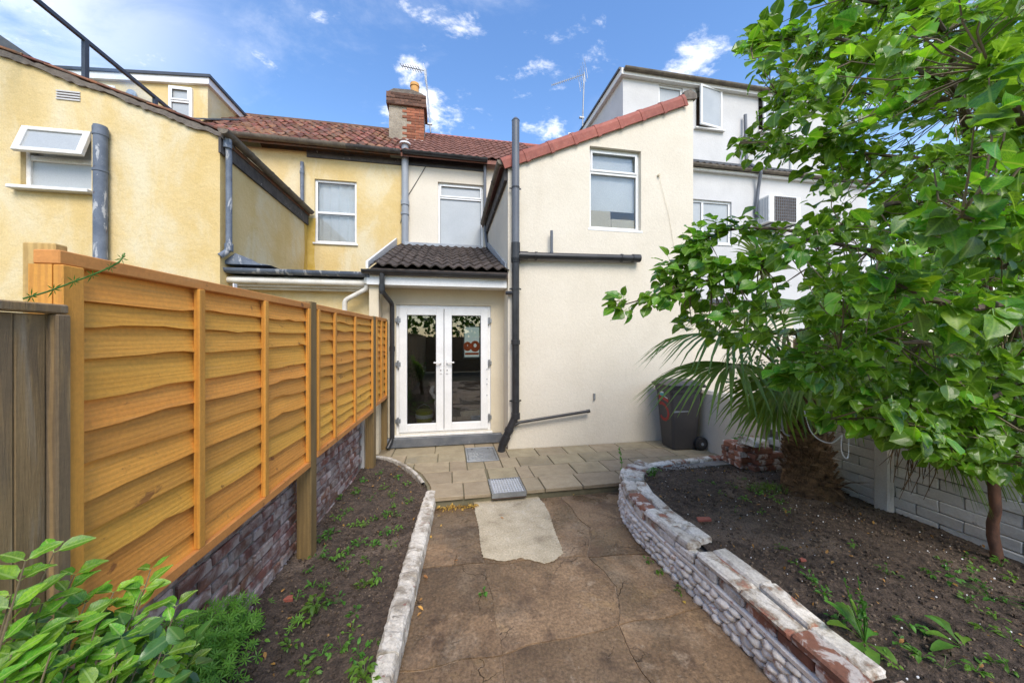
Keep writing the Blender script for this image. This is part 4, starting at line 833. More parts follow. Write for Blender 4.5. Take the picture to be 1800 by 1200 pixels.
for h in (h1, h2):
    f = MB(); fw = .05; f.box(h[0], h[0]+fw, DY+.02, DY+.08, h[2], h[3]); f.box(h[1]-fw, h[1], DY+.02, DY+.08, h[2], h[3]); f.box(h[0]+fw, h[1]-fw, DY+.02, DY+.08, h[2], h[2]+fw); f.box(h[0]+fw, h[1]-fw, DY+.02, DY+.08, h[3]-fw, h[3])
    fo = f.build('window', M['upvc'], wh, bevel=.005)
    b = MB(); b.box(h[0]+fw, h[1]-fw, DY+.30, DY+.31, h[2], h[3]); b.build('dark_room', M['dark_in'], fo)
    # sash hinged on the right, its free edge swung out to the left
    L_ = (h[1]-h[0]-.06); hx = h[1]-.03; a_ = math.radians(9); ux, uy = -math.cos(a_), -math.sin(a_)
    def sp_(s, t, z): return (hx+ux*s-uy*t*-1*0+(-uy)*t, DY+.0+uy*s+ux*t, z)
    def sb(mb, s0, s1, t0, t1, z0, z1):
        mb.add([sp_(s0,t0,z0), sp_(s1,t0,z0), sp_(s1,t1,z0), sp_(s0,t1,z0), sp_(s0,t0,z1), sp_(s1,t0,z1), sp_(s1,t1,z1), sp_(s0,t1,z1)], [(0,3,2,1),(4,5,6,7),(0,1,5,4),(1,2,6,5),(2,3,7,6),(3,0,4,7)])
    b = MB(); w = .06; sb(b, 0, w, 0, .05, h[2]+.02, h[3]-.02); sb(b, L_-w, L_, 0, .05, h[2]+.02, h[3]-.02); sb(b, w, L_-w, 0, .05, h[2]+.02, h[2]+.02+w); sb(b, w, L_-w, 0, .05, h[3]-.02-w, h[3]-.02); b.build('open_sash', M['upvc'], fo, bevel=.004)
    b = MB(); sb(b, w, L_-w, .02, .03, h[2]+.02+w, h[3]-.02-w); b.build('pane', M['frost'], fo)
    b = MB(); b.box(h[0]-.04, h[1]+.04, DY-.09, DY+.02, h[2]-.04, h[2]-.004); b.build('sill', M['upvc_old'], fo)
b = MB(); b.box(dl-.10, dr_+1.5, DY-.12, 11.05, dz1-.22, dz1-.06); b.build('dormer_fascia', M['upvc_old'], wh)
b = MB(); b.box(dl-.14, dr_+1.5, DY-.06, 11.1, dz1-.06, dz1+.0); b.build('dormer_roof', M['slate'], wh)
gutter(wh, (dl-.05, DY-.18, dz1-.08), (dr_+1.45, DY-.18, dz1-.08), .06, M['asb'])
pipe(wh, [(dr_+.05, DY-.05, dz1-.2), (dr_+.05, DY-.05, zg+.45)], .035, M['upvc'], name='drainpipe')
pipe(wh, [PY(1310, 202, DY-.1), PY(1312, 285, DY-.15), PY(1338, 300, YM-.2), PY(1333, 330, YM-.08), PY(1329, 372, YM-.07), PY(1340, 394, YM-.12), PY(1376, 388, YM-.30)], .042, M['dgreyp'], name='cable_duct')
ac = thing('air_conditioner', PY(1374, 392, YM-.3), 'white boxed air conditioner bracketed to the white wall beside leaves', 'air conditioner')
al = PY(1352, 390, YM-.42); ar = PY(1400, 346, YM-.42)
b = MB(); b.box(al.x, ar.x+.15, YM-.42, YM-.06, al.z, ar.z); b.build('casing', M['upvc_old'], ac, bevel=.015)
b = MB(); b.box(al.x+.16, ar.x-.02, YM-.426, YM-.421, al.z+.04, ar.z-.03); b.build('fan_recess', M['tile_dark'], ac)
b = MB()
for k in range(11): x = al.x+.17+k*(ar.x-al.x-.2)/10; b.box(x-.003, x+.003, YM-.44, YM-.434, al.z+.04, ar.z-.03)
for k in range(9): z = al.z+.05+k*(ar.z-al.z-.09)/8; b.box(al.x+.16, ar.x-.02, YM-.434, YM-.43, z-.003, z+.003)
b.build('grille', M['metal'], ac)
b = MB()
for k in range(7): b.box(al.x-.004, al.x, YM-.38+k*.045, YM-.36+k*.045, al.z+.05, ar.z-.05)
b.build('side_louvres', M['greyp'], ac)
b = MB(); b.beam((al.x+.1, YM-.45, al.z-.02), (al.x+.1, YM, al.z-.02), .03, .03); b.beam((ar.x, YM-.45, al.z-.02), (ar.x, YM, al.z-.02), .03, .03); b.build('bracket', M['anth'], ac)
# aerials
def aerial(base, top, boom_end, nel, el, label, grid=False):
    t = thing('tv_aerial', base, label, 'aerial'); b = MB(); b.tube([base, top], .022, 8); b.build('mast', M['metal'], t, smooth=True)
    b = MB(); a = Vector(top)-Vector((0,0,.05)); e = Vector(boom_end); b.tube([a, e], .012, 6); b.build('boom', M['metal'], t)
    d = (e-a); up = Vector((0, 0, 1))
    for k in range(nel):
        c = a+d*(.25+.75*k/(nel-1)); h = el*(1-.35*k/nel); sd = Vector((.35, .93, .0)) if not grid else Vector((.1, .4, .9)).normalized()
        b = MB(); b.tube([c-sd*h, c+sd*h], .009, 5); b.build('element', M['metal'], t)
    b = MB(); c = a+d*.06
    for k in range(5):
        o_ = Vector((0, .30, 0))*(k-2)/2; b.tube([c+o_*.9+Vector((.05, 0, -.30)), c+o_*.9], .007, 5); 
        if grid: b.tube([c+o_*.9+Vector((-.05, 0, .26)), c+o_*.9], .007, 5)
    b.build('reflector', M['metal'], t)
    b = MB(); p = Vector(base)+Vector((0,0,.25)); b.box(p.x-.10, p.x+.04, p.y-.03, p.y+.03, p.z-.02, p.z+.02); b.build('clamp', M['metal'], t)
aerial(PY(757, 234, 10.0), PY(748, 122, 10.0), PY(706, 116, 10.0), 8, .13, 'tall tv aerial on a slanting mast beside the brick chimney')
aerial(PY(1024, 222, 9.6), PY(1027, 128, 9.6), PY(970, 150, 9.4), 13, .085, 'tv aerial with grid reflector standing behind the red verge tiles', grid=True)
# ================================================================ FENCES AND WALLS
FA = math.atan(.0508)                      # the fence line is turned this much from the y axis
def F(y, off=0, z=0):                      # point on the fence line; off is towards the yard
    return Vector((fence_x(y)+off*math.cos(FA), y-off*math.sin(FA), z))
fence = thing('lap_fence', F(3.3), 'bright orange overlap fence panels set on top of the red brick wall', 'fence')
def board(y0, y1, z0, z1, seed):
    """one waney-edged board between y0 and y1, its lower edge wavy and kicked towards the yard"""
    rr = random.Random(seed); n = max(6, int((y1-y0)/.085)); mb = MB(); vs = []
    kn = [(rr.uniform(y0, y1), rr.uniform(.005, .015)*rr.choice((1, 1, -1)), rr.uniform(.04, .10)) for _ in range(3)]
    for i in range(n+1):
        y = y0+(y1-y0)*i/n
        w = noise.noise((y*1.7, seed*3.7, 0))*.014+sum(a*math.exp(-((y-c)/s)**2) for c, a, s in kn)
        zt = z1+.012; zb = z0-.010+w; f0 = .006+noise.noise((y*3, seed, 4))*.003
        for off, z in ((f0+.004, zt), (f0+.030, zb), (f0+.016, zb), (f0-.008, zt)):
            vs.append(F(y, off, z))
    fs = []
    for i in range(n):
        for k in range(4): fs.append((i*4+k, (i+1)*4+k, (i+1)*4+(k+1) % 4, i*4+(k+1) % 4))
    fs += [(3, 2, 1, 0), tuple(n*4+k for k in range(4))]; mb.add(vs, fs); return mb
def fbox(mb, ya, yb, oa, ob, za, zb):
    P = [F(ya, oa, za), F(yb, oa, za), F(yb, ob, za), F(ya, ob, za), F(ya, oa, zb), F(yb, oa, zb), F(yb, ob, zb), F(ya, ob, zb)]
    mb.add(P, [(0,1,2,3),(7,6,5,4),(0,4,5,1),(1,5,6,2),(2,6,7,3),(3,7,4,0)]); return mb
panels = [(1.235, 2.86, .815, 2.055, [.345, .56, .80], 11), (2.985, 4.64, .845, 2.06, [.333, .64, .93], 12), (4.79, 5.40, .89, 2.07, [.5], 12)]
# batten positions read off the photograph
bat1 = [PX(363, 600, -1.08).y, PX(476, 600, -1.05).y]; bat2 = [PX(594, 600, -1.0).y, PX(627, 600, -.98).y]
bats = [bat1, bat2, [5.09]]
for pi, (ya, yb, za, zb, _, nb) in enumerate(panels):
    b = MB(); fbox(b, ya, yb, -.020, .048, zb-.040, zb+.002); pn = b.build('fence_panel', M['rail'], fence, bevel=.003)
    hs = [R.uniform(.85, 1.15) for _ in range(nb)]; hs[0] *= .75; hs[1] *= .7; tot = sum(hs); z = zb-.035
    for k in range(nb):
        h = (zb-za-.06)*hs[k]/tot
        board(ya+.02, yb-.02, z-h, z, pi*50+k).build('board', M['wood'], pn); z -= h
    b = MB(); fbox(b, ya, yb, .028, .055, za-.012, za+.035); b.build('bottom_rail', M['rail'], pn, bevel=.003)
    stiles = [(ya+.03, .06 if pi == 0 else .035)]+[(y, .036) for y in bats[pi]]+[(yb-.018, .035)]
    for y, w in stiles:
        b = MB(); fbox(b, y-w/2, y+w/2, .030, .056, za+.036, zb-.041); b.build('batten', M['wood_v'], pn, bevel=.003)
    b = MB(); fbox(b, ya, ya+.035, -.03, .029, za, zb-.041); b.build('end_stile', M['wood_v'], pn)
def post(ya, yb, z0, z1, o0=-.055, o1=.05, m='post'):
    b = MB(); fbox(b, ya, yb, o0, o1, z0, z1); return b.build('post', M[m], fence, bevel=.004)
post(2.872, 2.972, .06, 2.075); post(4.655, 4.775, .05, 2.07); post(5.405, 5.455, .09, 2.06)
tg_ = MB(); q = F(2.02, .037, 2.06); tg_.box(q.x-.001, q.x+.004, q.y-.014, q.y+.014, 2.046, 2.078); tg_.build('label_clip', M['wht'], fence)
np_ = thing('fence_post', F(1.10, -.09), 'pale new timber post standing proud behind the near end of the orange fence', 'post')
pl, pr_ = PX(70, 480, -1.20), PX(108, 480, -1.16)
b = MB(); b.prism([(-1.235, pl.y-.01, .2), (-1.155, pl.y-.01, .2), (-1.155, pr_.y+.015, .2), (-1.235, pr_.y+.015, .2)], (0, 0, 1.88)); 
b.v = [(x, y, z+(.012 if z > 1 and y > pl.y+.05 else 0)) for x, y, z in b.v]; b.build('post', M['newpost'], np_, bevel=.004)

# old grey close-board fence running back past the camera
of = thing('old_fence', (-1.2, 0, 0), 'weathered grey board fence with mossy capping at the left edge', 'fence')
y = 1.205; k = 0
while y > -3.4:
    w = R.uniform(.088, .10)*(1 if k else .8); b = MB(); dx = R.uniform(-.004, .004)
    b.box(-1.155+dx, -1.137+dx, y-w+.003, y, .10+R.uniform(0, .02), 1.865+R.uniform(-.006, .004)); b.build('board', M['oldwood'], of, bevel=.002); y -= w; k += 1
b = MB(); b.box(-1.165, -1.115, -3.4, 1.245, 1.868, 1.895); b.build('capping', M['oldwood'], of, bevel=.004)
b = MB(); b.box(-1.165, -1.112, 1.209, 1.248, .10, 1.866); b.build('end_post', M['oldwood'], of, bevel=.004)
for z in (.45, 1.55): b = MB(); b.box(-1.20, -1.157, -3.4, 1.2, z, z+.05); b.build('arris_rail', M['oldwood'], of)
# plain unseen fences added behind the camera to darken what the door glass reflects
rf_ = thing('rear_fence', (0, -7, 0), 'unseen board fence added behind the viewer for the door glass to reflect', 'fence')
b = MB(); b.box(-1.2, 4.2, -7.1, -7.05, 0, 1.8); b.build('fence_sheet', M['oldwood'], rf_); b = MB(); b.box(-1.2, -1.15, -7.05, -3.4, 0, 1.85); b.build('fence_sheet', M['oldwood'], rf_)
b = MB(); b.box(3.9, 4.1, -7.05, -1.0, 0, 1.0); b.build('low_wall', M['mort_p'], rf_)

rtz = thing('rear_trees', (1, -8.5, 0), 'dense green trees beyond the garden end behind the viewer', 'trees'); b = MB()
for i in range(5200):
    p = Vector((R.uniform(-6, 8), R.uniform(-9.6, -7.5), R.uniform(.8, 7.2)))
    if p.z > 6.0+1.8*noise.noise((p.x*.7, 1, 2)): continue
    d = Vector((R.uniform(-1,1), R.uniform(-1,1), R.uniform(-1,1))).normalized(); e = d.cross(Vector((.3,.8,.5))).normalized(); s_ = R.uniform(.10, .22)
    b.add([p-d*s_, p+e*s_*.6, p+d*s_, p-e*s_*.6], [(0,1,2,3)])
b.build('foliage', M['leafT'], rtz, kind='stuff')
b = MB()
for k in range(6): x = -5+k*2.3; b.tube([(x, -8.5, -.05), (x+.1, -8.5, 2), (x, -8.6, 4)], [.14, .1, .05], 8)
b.build('trunks', M['bark'], rtz)
nf = thing('neighbour_fence', (7.6, 1, 0), 'grey board fence on the far side of the right hand neighbour garden', 'fence')
b = MB()
for k in range(95): b.box(7.6+R.uniform(-.006, .006), 7.63, -7+k*.15, -7+k*.15+.142, 0, 1.75)
b.build('boards', M['oldwood'], nf, kind='stuff')
def brick_proto(name, L, D, H, m, n=4, bev=.007, jit=.003, seed=0):
    out = []
    for i in range(n):
        mb = MB(); mb.box(-L/2, L/2, -D/2, D/2, -H/2, H/2)
        rr = random.Random(seed+i); mb.v = [(x+rr.uniform(-jit, jit), y+rr.uniform(-jit, jit), z+rr.uniform(-jit, jit)) for x, y, z in mb.v]
        out.append(bevelled(name, mb, bev, m, jit*.35, seed+i))
    return out
# red brick wall under the fence
bw = thing('brick_wall', F(3), 'old limewashed red brick wall carrying the orange fence', 'wall')
b = MB(); fbox(b, .2, 4.66, -.20, -.112, -.05, .86); core = b.build('mortar_core', M['mort_w'], bw)
BP = brick_proto('brick', .212, .10, .066, M['brick_w'], 5, seed=5); cnt = 0
for c in range(11):
    z = .075+c*.0762; y = .95+(.11 if c % 2 else 0)+R.uniform(-.01, .01)
    if z > .885: break
    while y < 4.62:
        if not (2.872-.10 < y < 2.872-.11):
            inst('brick', R.choice(BP), F(y, -.148+R.uniform(-.006, .006), z+R.uniform(-.002, .002)), bw, rot=(0, 0, PI/2-FA+R.uniform(-.02, .02))); cnt += 1
        y += .225
rw = thing('rendered_pier', F(4.95), 'short whitewashed rendered wall between the last two fence posts', 'wall')
b = MB(); fbox(b, 4.70, 5.42, -.16, -.08, -.05, .90); b.build('pier', M['white_r'], rw); 
b = MB(); fbox(b, 4.72, 5.40, -.079, -.071, .07, .885); b.build('whitewash', M['brick_p'], rw)

# left kerb: whitewashed concrete blocks
kb = thing('kerb', (-.3, 2.5, 0), 'whitewashed concrete kerb edging the left planting bed', 'kerb')
ins = Path([(-.245, 3.86), (-.30, 3.2), (-.345, 2.5), (-.385, 1.8), (-.45, 1.2), (-.54, .6), (-.6, 0), (-.6, -1.0)])
outp = Path([(-.135, 3.86), (-.175, 3.2), (-.215, 2.6), (-.265, 1.95), (-.34, 1.2), (-.43, .6), (-.49, 0), (-.49, -1.0)])
def kerb_block(t0, t1, seed):
    mb = MB(); n = 22; vs = []; rr = random.Random(seed); zt_ = .115+rr.uniform(-.006, .006)
    for i in range(n+1):
        t = t0+(t1-t0)*i/n; a, _, _ = ins.at(ins.len*t); c, _, _ = outp.at(outp.len*t)
        def nn(k): return noise.noise((t*90, seed*2.1, k*3.3))*.006+noise.noise((t*300, seed*2.1, k*3.3))*.006
        vs += [Vector((a.x-.006, a.y, -.02)), Vector((a.x+nn(0), a.y, zt_-.012+nn(1))), Vector((a.x+.014+nn(2), a.y, zt_+nn(3))), a.lerp(c, .5)+Vector((0, 0, zt_+.003+nn(4))), Vector((c.x-.014+nn(5), c.y, zt_-.002+nn(6))), Vector((c.x+.002+nn(7), c.y, zt_-.018+nn(8))), Vector((c.x+.008+nn(9), c.y, .03)), Vector((c.x+.004, c.y, -.02))]
    m_ = 8; fs = [(i*m_+k, (i+1)*m_+k, (i+1)*m_+k+1, i*m_+k+1) for i in range(n) for k in range(m_-1)]
    fs += [tuple(range(m_)), tuple(n*m_+k for k in range(m_))[::-1]]; mb.add(vs, fs); return mb
cuts = [0, .035, .075, .135, .215, .30, .40, .52, .66, .82, 1]
for i in range(len(cuts)-1): kerb_block(cuts[i]+.0008, cuts[i+1]-.0008, i+1).build('kerb_block', M['kerb'], kb)
cr = Path([(-1.04, 5.10), (-.90, 5.05), (-.77, 4.95), (-.57, 4.70), (-.39, 4.38), (-.27, 4.06)]); mb = MB(); vs = []; n = 40
for i in range(n+1):
    p, tg2, nm = cr.at(cr.len*i/n); z = .128+R.uniform(-.003, .003); s = -nm
    for o_, zz in ((.0, .02), (.0, z-.008), (.008, z), (.034, z), (.042, z-.008), (.042, .02)): vs.append(p+s*(-o_)+Vector((0, 0, zz)))
mb.add(vs, [(i*6+k, (i+1)*6+k, (i+1)*6+k+1, i*6+k+1) for i in range(n) for k in range(5)]); mb.build('curved_edging', M['kerb'], kb)

# right-hand retaining wall: lumpy whitewashed courses, brick course, coping
rt = thing('retaining_wall', (1.7, 2.5, 0), 'curving low wall of whitewashed lumps and broken brick coping beside the right bed', 'wall')
mb = MB(); vs = []; n = 90; Lw = wp.len
for i in range(n+1):
    p, tg2, nm = wp.at(Lw*i/n)
    for o_, z in ((.03, -.03), (.03, .235), (.24, .235), (.24, -.03)): vs.append(p+nm*o_+Vector((0, 0, z)))
mb.add(vs, [(i*4+k, (i+1)*4+k, (i+1)*4+(k+1) % 4, i*4+(k+1) % 4) for i in range(n) for k in range(4)]); mb.build('wall_core', M['mort_p'], rt)
def lump(seed):
    bm = bmesh.new(); bmesh.ops.create_icosphere(bm, subdivisions=2, radius=1)
    for v in bm.verts:
        c = v.co; k = 1+noise.noise((c.x*1.6+seed, c.y*1.6, c.z*1.6))*.42
        # squared-off pillow shape
        f = lambda t: math.copysign(abs(t)**.8, t)
        v.co = Vector((f(c.x)*.046, f(c.y)*.040, f(c.z)*.0240))*k
    me = bpy.data.meshes.new('stone'); bm.to_mesh(me); bm.free(); me.materials.append(M['stone_w']); me.polygons.foreach_set('use_smooth', [True]*len(me.polygons)); return me
LP = [lump(i*3.1) for i in range(6)]
s_vis0 = 1.05     # start of what the view can take in
for c in range(4):
    z = .016+c*.043; d = s_vis0+(.05 if c % 2 else 0)
    while d < 6.6 and d < Lw:
        p, tg2, nm = wp.at(d)
        if p.x < 3.3:
            q = p+nm*(.028+.006*(3-c)*-1+R.uniform(-.007, .006)); sc_ = R.uniform(.78, 1.12)
            inst('stone', R.choice(LP), (q.x, q.y, z+R.uniform(-.004, .004)), rt, rot=(R.uniform(-.15, .15), R.uniform(-.16, .16), math.atan2(tg2.y, tg2.x)+R.uniform(-.12, .12)), scale=(sc_, R.uniform(.8, 1.15), R.uniform(.85, 1.1)))
        d += .074+R.uniform(-.008, .012)
# smooth painted band
mb = MB(); vs = []; n = 160
for i in range(n+1):
    p, tg2, nm = wp.at(Lw*i/n); j = noise.noise((i*.31, 2, 1))*.006; k = noise.noise((i*.2, 5, 1))*.005
    for o_, z in ((.03, .172), (.004+j, .176+k), (.002+j, .200+k), (.034, .206)): vs.append(p+nm*o_+Vector((0, 0, z)))
mb.add(vs, [(i*4+q_, (i+1)*4+q_, (i+1)*4+q_+1, i*4+q_+1) for i in range(n) for q_ in range(3)]); mb.build('painted_band', M['stone_w'], rt)
CB = brick_proto('brick', .205, .10, .060, M['cope_r'], 4, .010, .005, 31); CBw = brick_proto('brick', .205, .10, .060, M['cope_w'], 4, .010, .005, 41)
d = s_vis0
while d < 6.3:
    p, tg2, nm = wp.at(d)
    far = d > 3.6; red = (R.random() < (.45 if d < 3.3 else .15))
    if p.x < 3.5: inst('brick', R.choice(CB if red else CBw), (p+nm*(.062+R.uniform(-.008, .006))+Vector((0, 0, .238))), rt, rot=(R.uniform(-.04, .04), R.uniform(-.03, .03), math.atan2(tg2.y, tg2.x)+R.uniform(-.03, .03)), scale=(.9, 1, 1))
    d += .196
# two rows of coping blocks, rougher and turned across at the far end
CL = [bevelled('coping_block', (lambda q: q.box(-.15, .15, -.062, .062, -.025, .025) or q)(MB()), .014, M['cope_w'], .005, 60+i) for i in range(4)]
CR = [bevelled('coping_block', (lambda q: q.box(-.15, .15, -.062, .062, -.025, .025) or q)(MB()), .014, M['cope_r'], .005, 70+i) for i in range(3)]
d = s_vis0; k = 0
while d < 4.35:
    p, tg2, nm = wp.at(d); L_ = R.uniform(.8, 1.25); za = math.atan2(tg2.y, tg2.x)
    red = k in (3, 9) or R.random() < .10
    inst('coping_block', R.choice(CR if red else CL), p+nm*(.070+R.uniform(-.005, .006))+Vector((0, 0, .290+R.uniform(-.004, .006))), rt, rot=(R.uniform(-.04, .04), R.uniform(-.02, .02), za+R.uniform(-.03, .03)), scale=(L_, 1.03, 1))
    inst('coping_block', R.choice(CL), p+tg2*R.uniform(-.02, .05)+nm*(.198+R.uniform(-.006, .01))+Vector((0, 0, .284+R.uniform(-.006, .006))), rt, rot=(R.uniform(-.05, .05), R.uniform(-.03, .03), za+R.uniform(-.05, .05)), scale=(L_*.98, .95, 1))
    d += .30*L_+.012; k += 1
while d < 7.6:
    p, tg2, nm = wp.at(d); za = math.atan2(tg2.y, tg2.x)
    if p.x < 2.3:
        inst('coping_block', R.choice(CR if R.random() < .3 else CL), p+nm*(.12+R.uniform(-.015, .02))+Vector((0, 0, .285+R.uniform(-.008, .010))), rt, rot=(R.uniform(-.07, .07), R.uniform(-.05, .05), za-PI/2+R.uniform(-.15, .15)), scale=(.82, .9, 1)); d += .125
    else:
        inst('coping_block', R.choice(CL if R.random() < .6 else CR), p+nm*(.055+R.uniform(-.01, .02))+Vector((0, 0, .222+R.uniform(-.01, .012))), rt, rot=(R.uniform(-.1, .1), R.uniform(-.06, .06), za+R.uniform(-.15, .15)), scale=(R.uniform(.6, .8), 1, .9)); d += .235
# loose red shard on the coping
sh = thing('brick_shard', PZ(1236, 913, .32), 'bright red brick shard lying on the wall coping at the soil edge', 'brick')
b = MB(); q = PZ(1236, 912, .315); b.prism([(q.x-.06, q.y-.02, .305), (q.x+.055, q.y-.03, .305), (q.x+.07, q.y+.01, .305), (q.x-.04, q.y+.03, .305)], (0, 0, .02)); b.build('shard', M['ridge_red'], sh, bevel=.004)

# right boundary: painted brick wall and rendered stub by the house
BX = 3.90
pw = thing('painted_wall', (BX, 2, 0), 'low white painted brick garden wall behind the right bed', 'wall')
b = MB(); b.box(BX+.014, BX+.20, -1.0, 3.52, -.05, .90); b.build('wall_core', M['mort_p'], pw)
PB = brick_proto('brick', .269, .10, .086, M['brick_p'], 5, .006, .004, 81)
for c in range(8):
    z = .245+c*.0905; y = .30+(.138 if c % 2 else 0)
    while y < 3.48:
        inst('brick', R.choice(PB), (BX+.05+R.uniform(-.006, .004), y, z), pw, rot=(R.uniform(-.01, .01), R.uniform(-.01, .01), PI/2+R.uniform(-.02, .02))); y += .275
b = MB(); b.box(BX-.03, BX+.21, -1.0, 3.52, .945, .985); b.build('wall_top', M['mort_p'], pw, bevel=.012)
y_ = PX(1552, 850, BX-.05).y; b = MB(); b.box(BX-.075, BX-.001, y_-.055, y_+.055, .1, .93); b.build('pier', M['brick_p'], pw, bevel=.01)
sw_ = thing('stub_wall', (3.85, 4.3, 0), 'cream rendered low garden wall running out from the house behind the bin', 'wall')
mb = MB(); vs = []; ny = 26; Pf = []
for j in range(ny+1):
    y = 3.62+(YE-3.62)*j/ny; t = 1.0+noise.noise((y*2, 1, 1))*.012-(.10 if y < 3.75 else 0)
    vs += [(3.83+noise.noise((y*3, 4, 4))*.006, y, -.02), (3.832, y, t-.06), (3.86, y, t-.012), (3.94, y, t+.0), (4.04, y, t-.02), (4.05, y, -.02)]
mb.add(vs, [(j*6+k, (j+1)*6+k, (j+1)*6+k+1, j*6+k+1)[::-1] for j in range(ny) for k in range(5)]+[tuple(range(6))]); mb.build('rendered_wall', M['cream'], sw_)
# rear wall of the neighbour's single-storey building seen above the stub
nb_ = thing('neighbour_outbuilding', (5.5, 6.4, 0), 'pale rendered neighbour outbuilding wall behind the palm fronds', 'building')
b = MB(); b.box(4.12, 7.5, 6.3, 6.45, 0, 2.5); b.build('wall', M['cream'], nb_); b = MB(); b.box(4.12, 7.6, 6.2, YM-.01, 2.5, 2.58); b.build('roof', M['slate'], nb_)
# stacked red brick planter corner between stub wall and palm
bs_ = thing('brick_stack', (3.6, 3.4, .25), 'crumbling stack of red bricks between the cream stub wall and the palm', 'brick stack')
SB = brick_proto('brick', .20, .10, .062, M['cope_r'], 4, .007, .004, 91)
for c in range(4):
    z = .27+c*.066
    for k in range(2 if c < 3 else 1): inst('brick', R.choice(SB), (3.58+k*.205+(.05 if c % 2 else 0), 3.42-.0*k, z), bs_, rot=(0, 0, R.uniform(-.06, .06)))
    for k in range(3): inst('brick', R.choice(SB), (3.50+R.uniform(-.01, .01)+(c % 2)*.01, 3.52+k*.105, z), bs_, rot=(0, 0, R.uniform(-.08, .08)))
lb = thing('fallen_coping', (3.6, 3.5, .5), 'tilted mortar-caked coping lump lying on top of the brick stack', 'brick')
inst('lump', bevelled('lump', (lambda q: q.box(-.19, .19, -.10, .10, -.04, .04) or q)(MB()), .02, M['cope_w'], .014, 4), (3.60, 3.50, .545), lb, rot=(.1, .12, .35))

# ================================================================ DRAINS, BIN
cv = thing('manhole_cover', (.465, 4.97, .1), 'square galvanised inspection cover set in the patio by the doors', 'manhole cover')
b = MB(); x0, x1, y0, y1 = COVER; x0 += .008; x1 -= .008; y0 += .008; y1 -= .008; t = .028
b.box(x0, x1, y0, y0+t, .06, .106); b.box(x0, x1, y1-t, y1, .06, .106); b.box(x0, x0+t, y0+t, y1-t, .06, .106); b.box(x1-t, x1, y0+t, y1-t, .06, .106); cvf = b.build('frame', M['metal'], cv, bevel=.003)
b = MB(); b.box(x0+t+.004, x1-t-.004, y0+t+.004, y1-t-.004, .06, .101); b.build('lid', M['metal'], cv, bevel=.002)
b = MB(); cx_, cy_ = (x0+x1)/2, (y0+y1)/2
for k in range(1, 7):
    r_ = .05*k; n_ = 10+k*2
    for q in range(n_):
        a = 2*PI*q/n_; X_, Y_ = cx_+r_*math.cos(a)*.9, cy_+r_*math.sin(a)*1.15
        if abs(X_-cx_) < .165 and abs(Y_-cy_) < .24: b.beam((X_-.011*math.sin(a), Y_+.011*math.cos(a), .103), (X_+.011*math.sin(a), Y_-.011*math.cos(a), .103), .006, .004)
b.build('raised_tread', M['metal'], cv, kind='stuff')
for dx in (-.12, .12): b = MB(); b.box(cx_+dx-.012, cx_+dx+.012, cy_+.20, cy_+.235, .1015, .1025); b.build('key_slot', M['black'], cv)
gr_ = thing('drain_grate', (.65, 3.86, .1), 'square metal drain grate at the front edge of the patio', 'drain grate')
x0, x1, y0, y1 = GRATE; x0 += .004; x1 -= .004; y0 += .003
b = MB(); t = .018; b.box(x0, x1, y0, y0+t, .055, .104); b.box(x0, x1, y1-t, y1, .055, .104); b.box(x0, x0+t, y0+t, y1-t, .055, .104); b.box(x1-t, x1, y0+t, y1-t, .055, .104); b.build('frame', M['metal'], gr_)
for k in range(11): x = x0+t+(k+.5)*(x1-x0-2*t)/11; b = MB(); b.box(x-.0045, x+.0045, y0+t, y1-t, .082, .103); b.build('bar', M['grate'], gr_)
for k in range(7): y = y0+t+(k+.5)*(y1-y0-2*t)/7; b = MB(); b.box(x0+t, x1-t, y-.005, y+.005, .084, .1015); b.build('cross_bar', M['grate'], gr_)
b = MB(); b.box(x0, x1, y0, y1, .083-.04, .048); b.build('drain_bottom', M['dark_in'], gr_)

bn = thing('wheelie_bin', (3.45, 4.82, .1), 'charcoal wheelie bin with a red painted 5 standing against the cream wall', 'wheelie bin')
# bin local frame: width along X (wheel axle), depth along Y; rotated so its side with the 5 faces left-front
BR = math.radians(-93); BC = Vector((3.50, 4.74, .1))
def bl(x, y, z): return Vector((BC.x+x*math.cos(BR)-y*math.sin(BR), BC.y+x*math.sin(BR)+y*math.cos(BR), BC.z+z))
def bin_rings(levels, m, name, parent, caps=True, bev=.03):
    mb = MB(); vs = []; n = 0
    for (z, x0, x1, y0, y1) in levels:
        r_ = bev; ring = [(x0+r_, y0), (x1-r_, y0), (x1, y0+r_), (x1, y1-r_), (x1-r_, y1), (x0+r_, y1), (x0, y1-r_), (x0, y0+r_)]; n = len(ring)
        vs += [bl(p[0], p[1], z) for p in ring]
    k = len(levels); fs = [(j*n+i, j*n+(i+1) % n, (j+1)*n+(i+1) % n, (j+1)*n+i) for j in range(k-1) for i in range(n)]
    if caps: fs += [tuple(range(n))[::-1], tuple((k-1)*n+i for i in range(n))]
    mb.add(vs, fs); return mb.build(name, m, parent, bevel=.005)
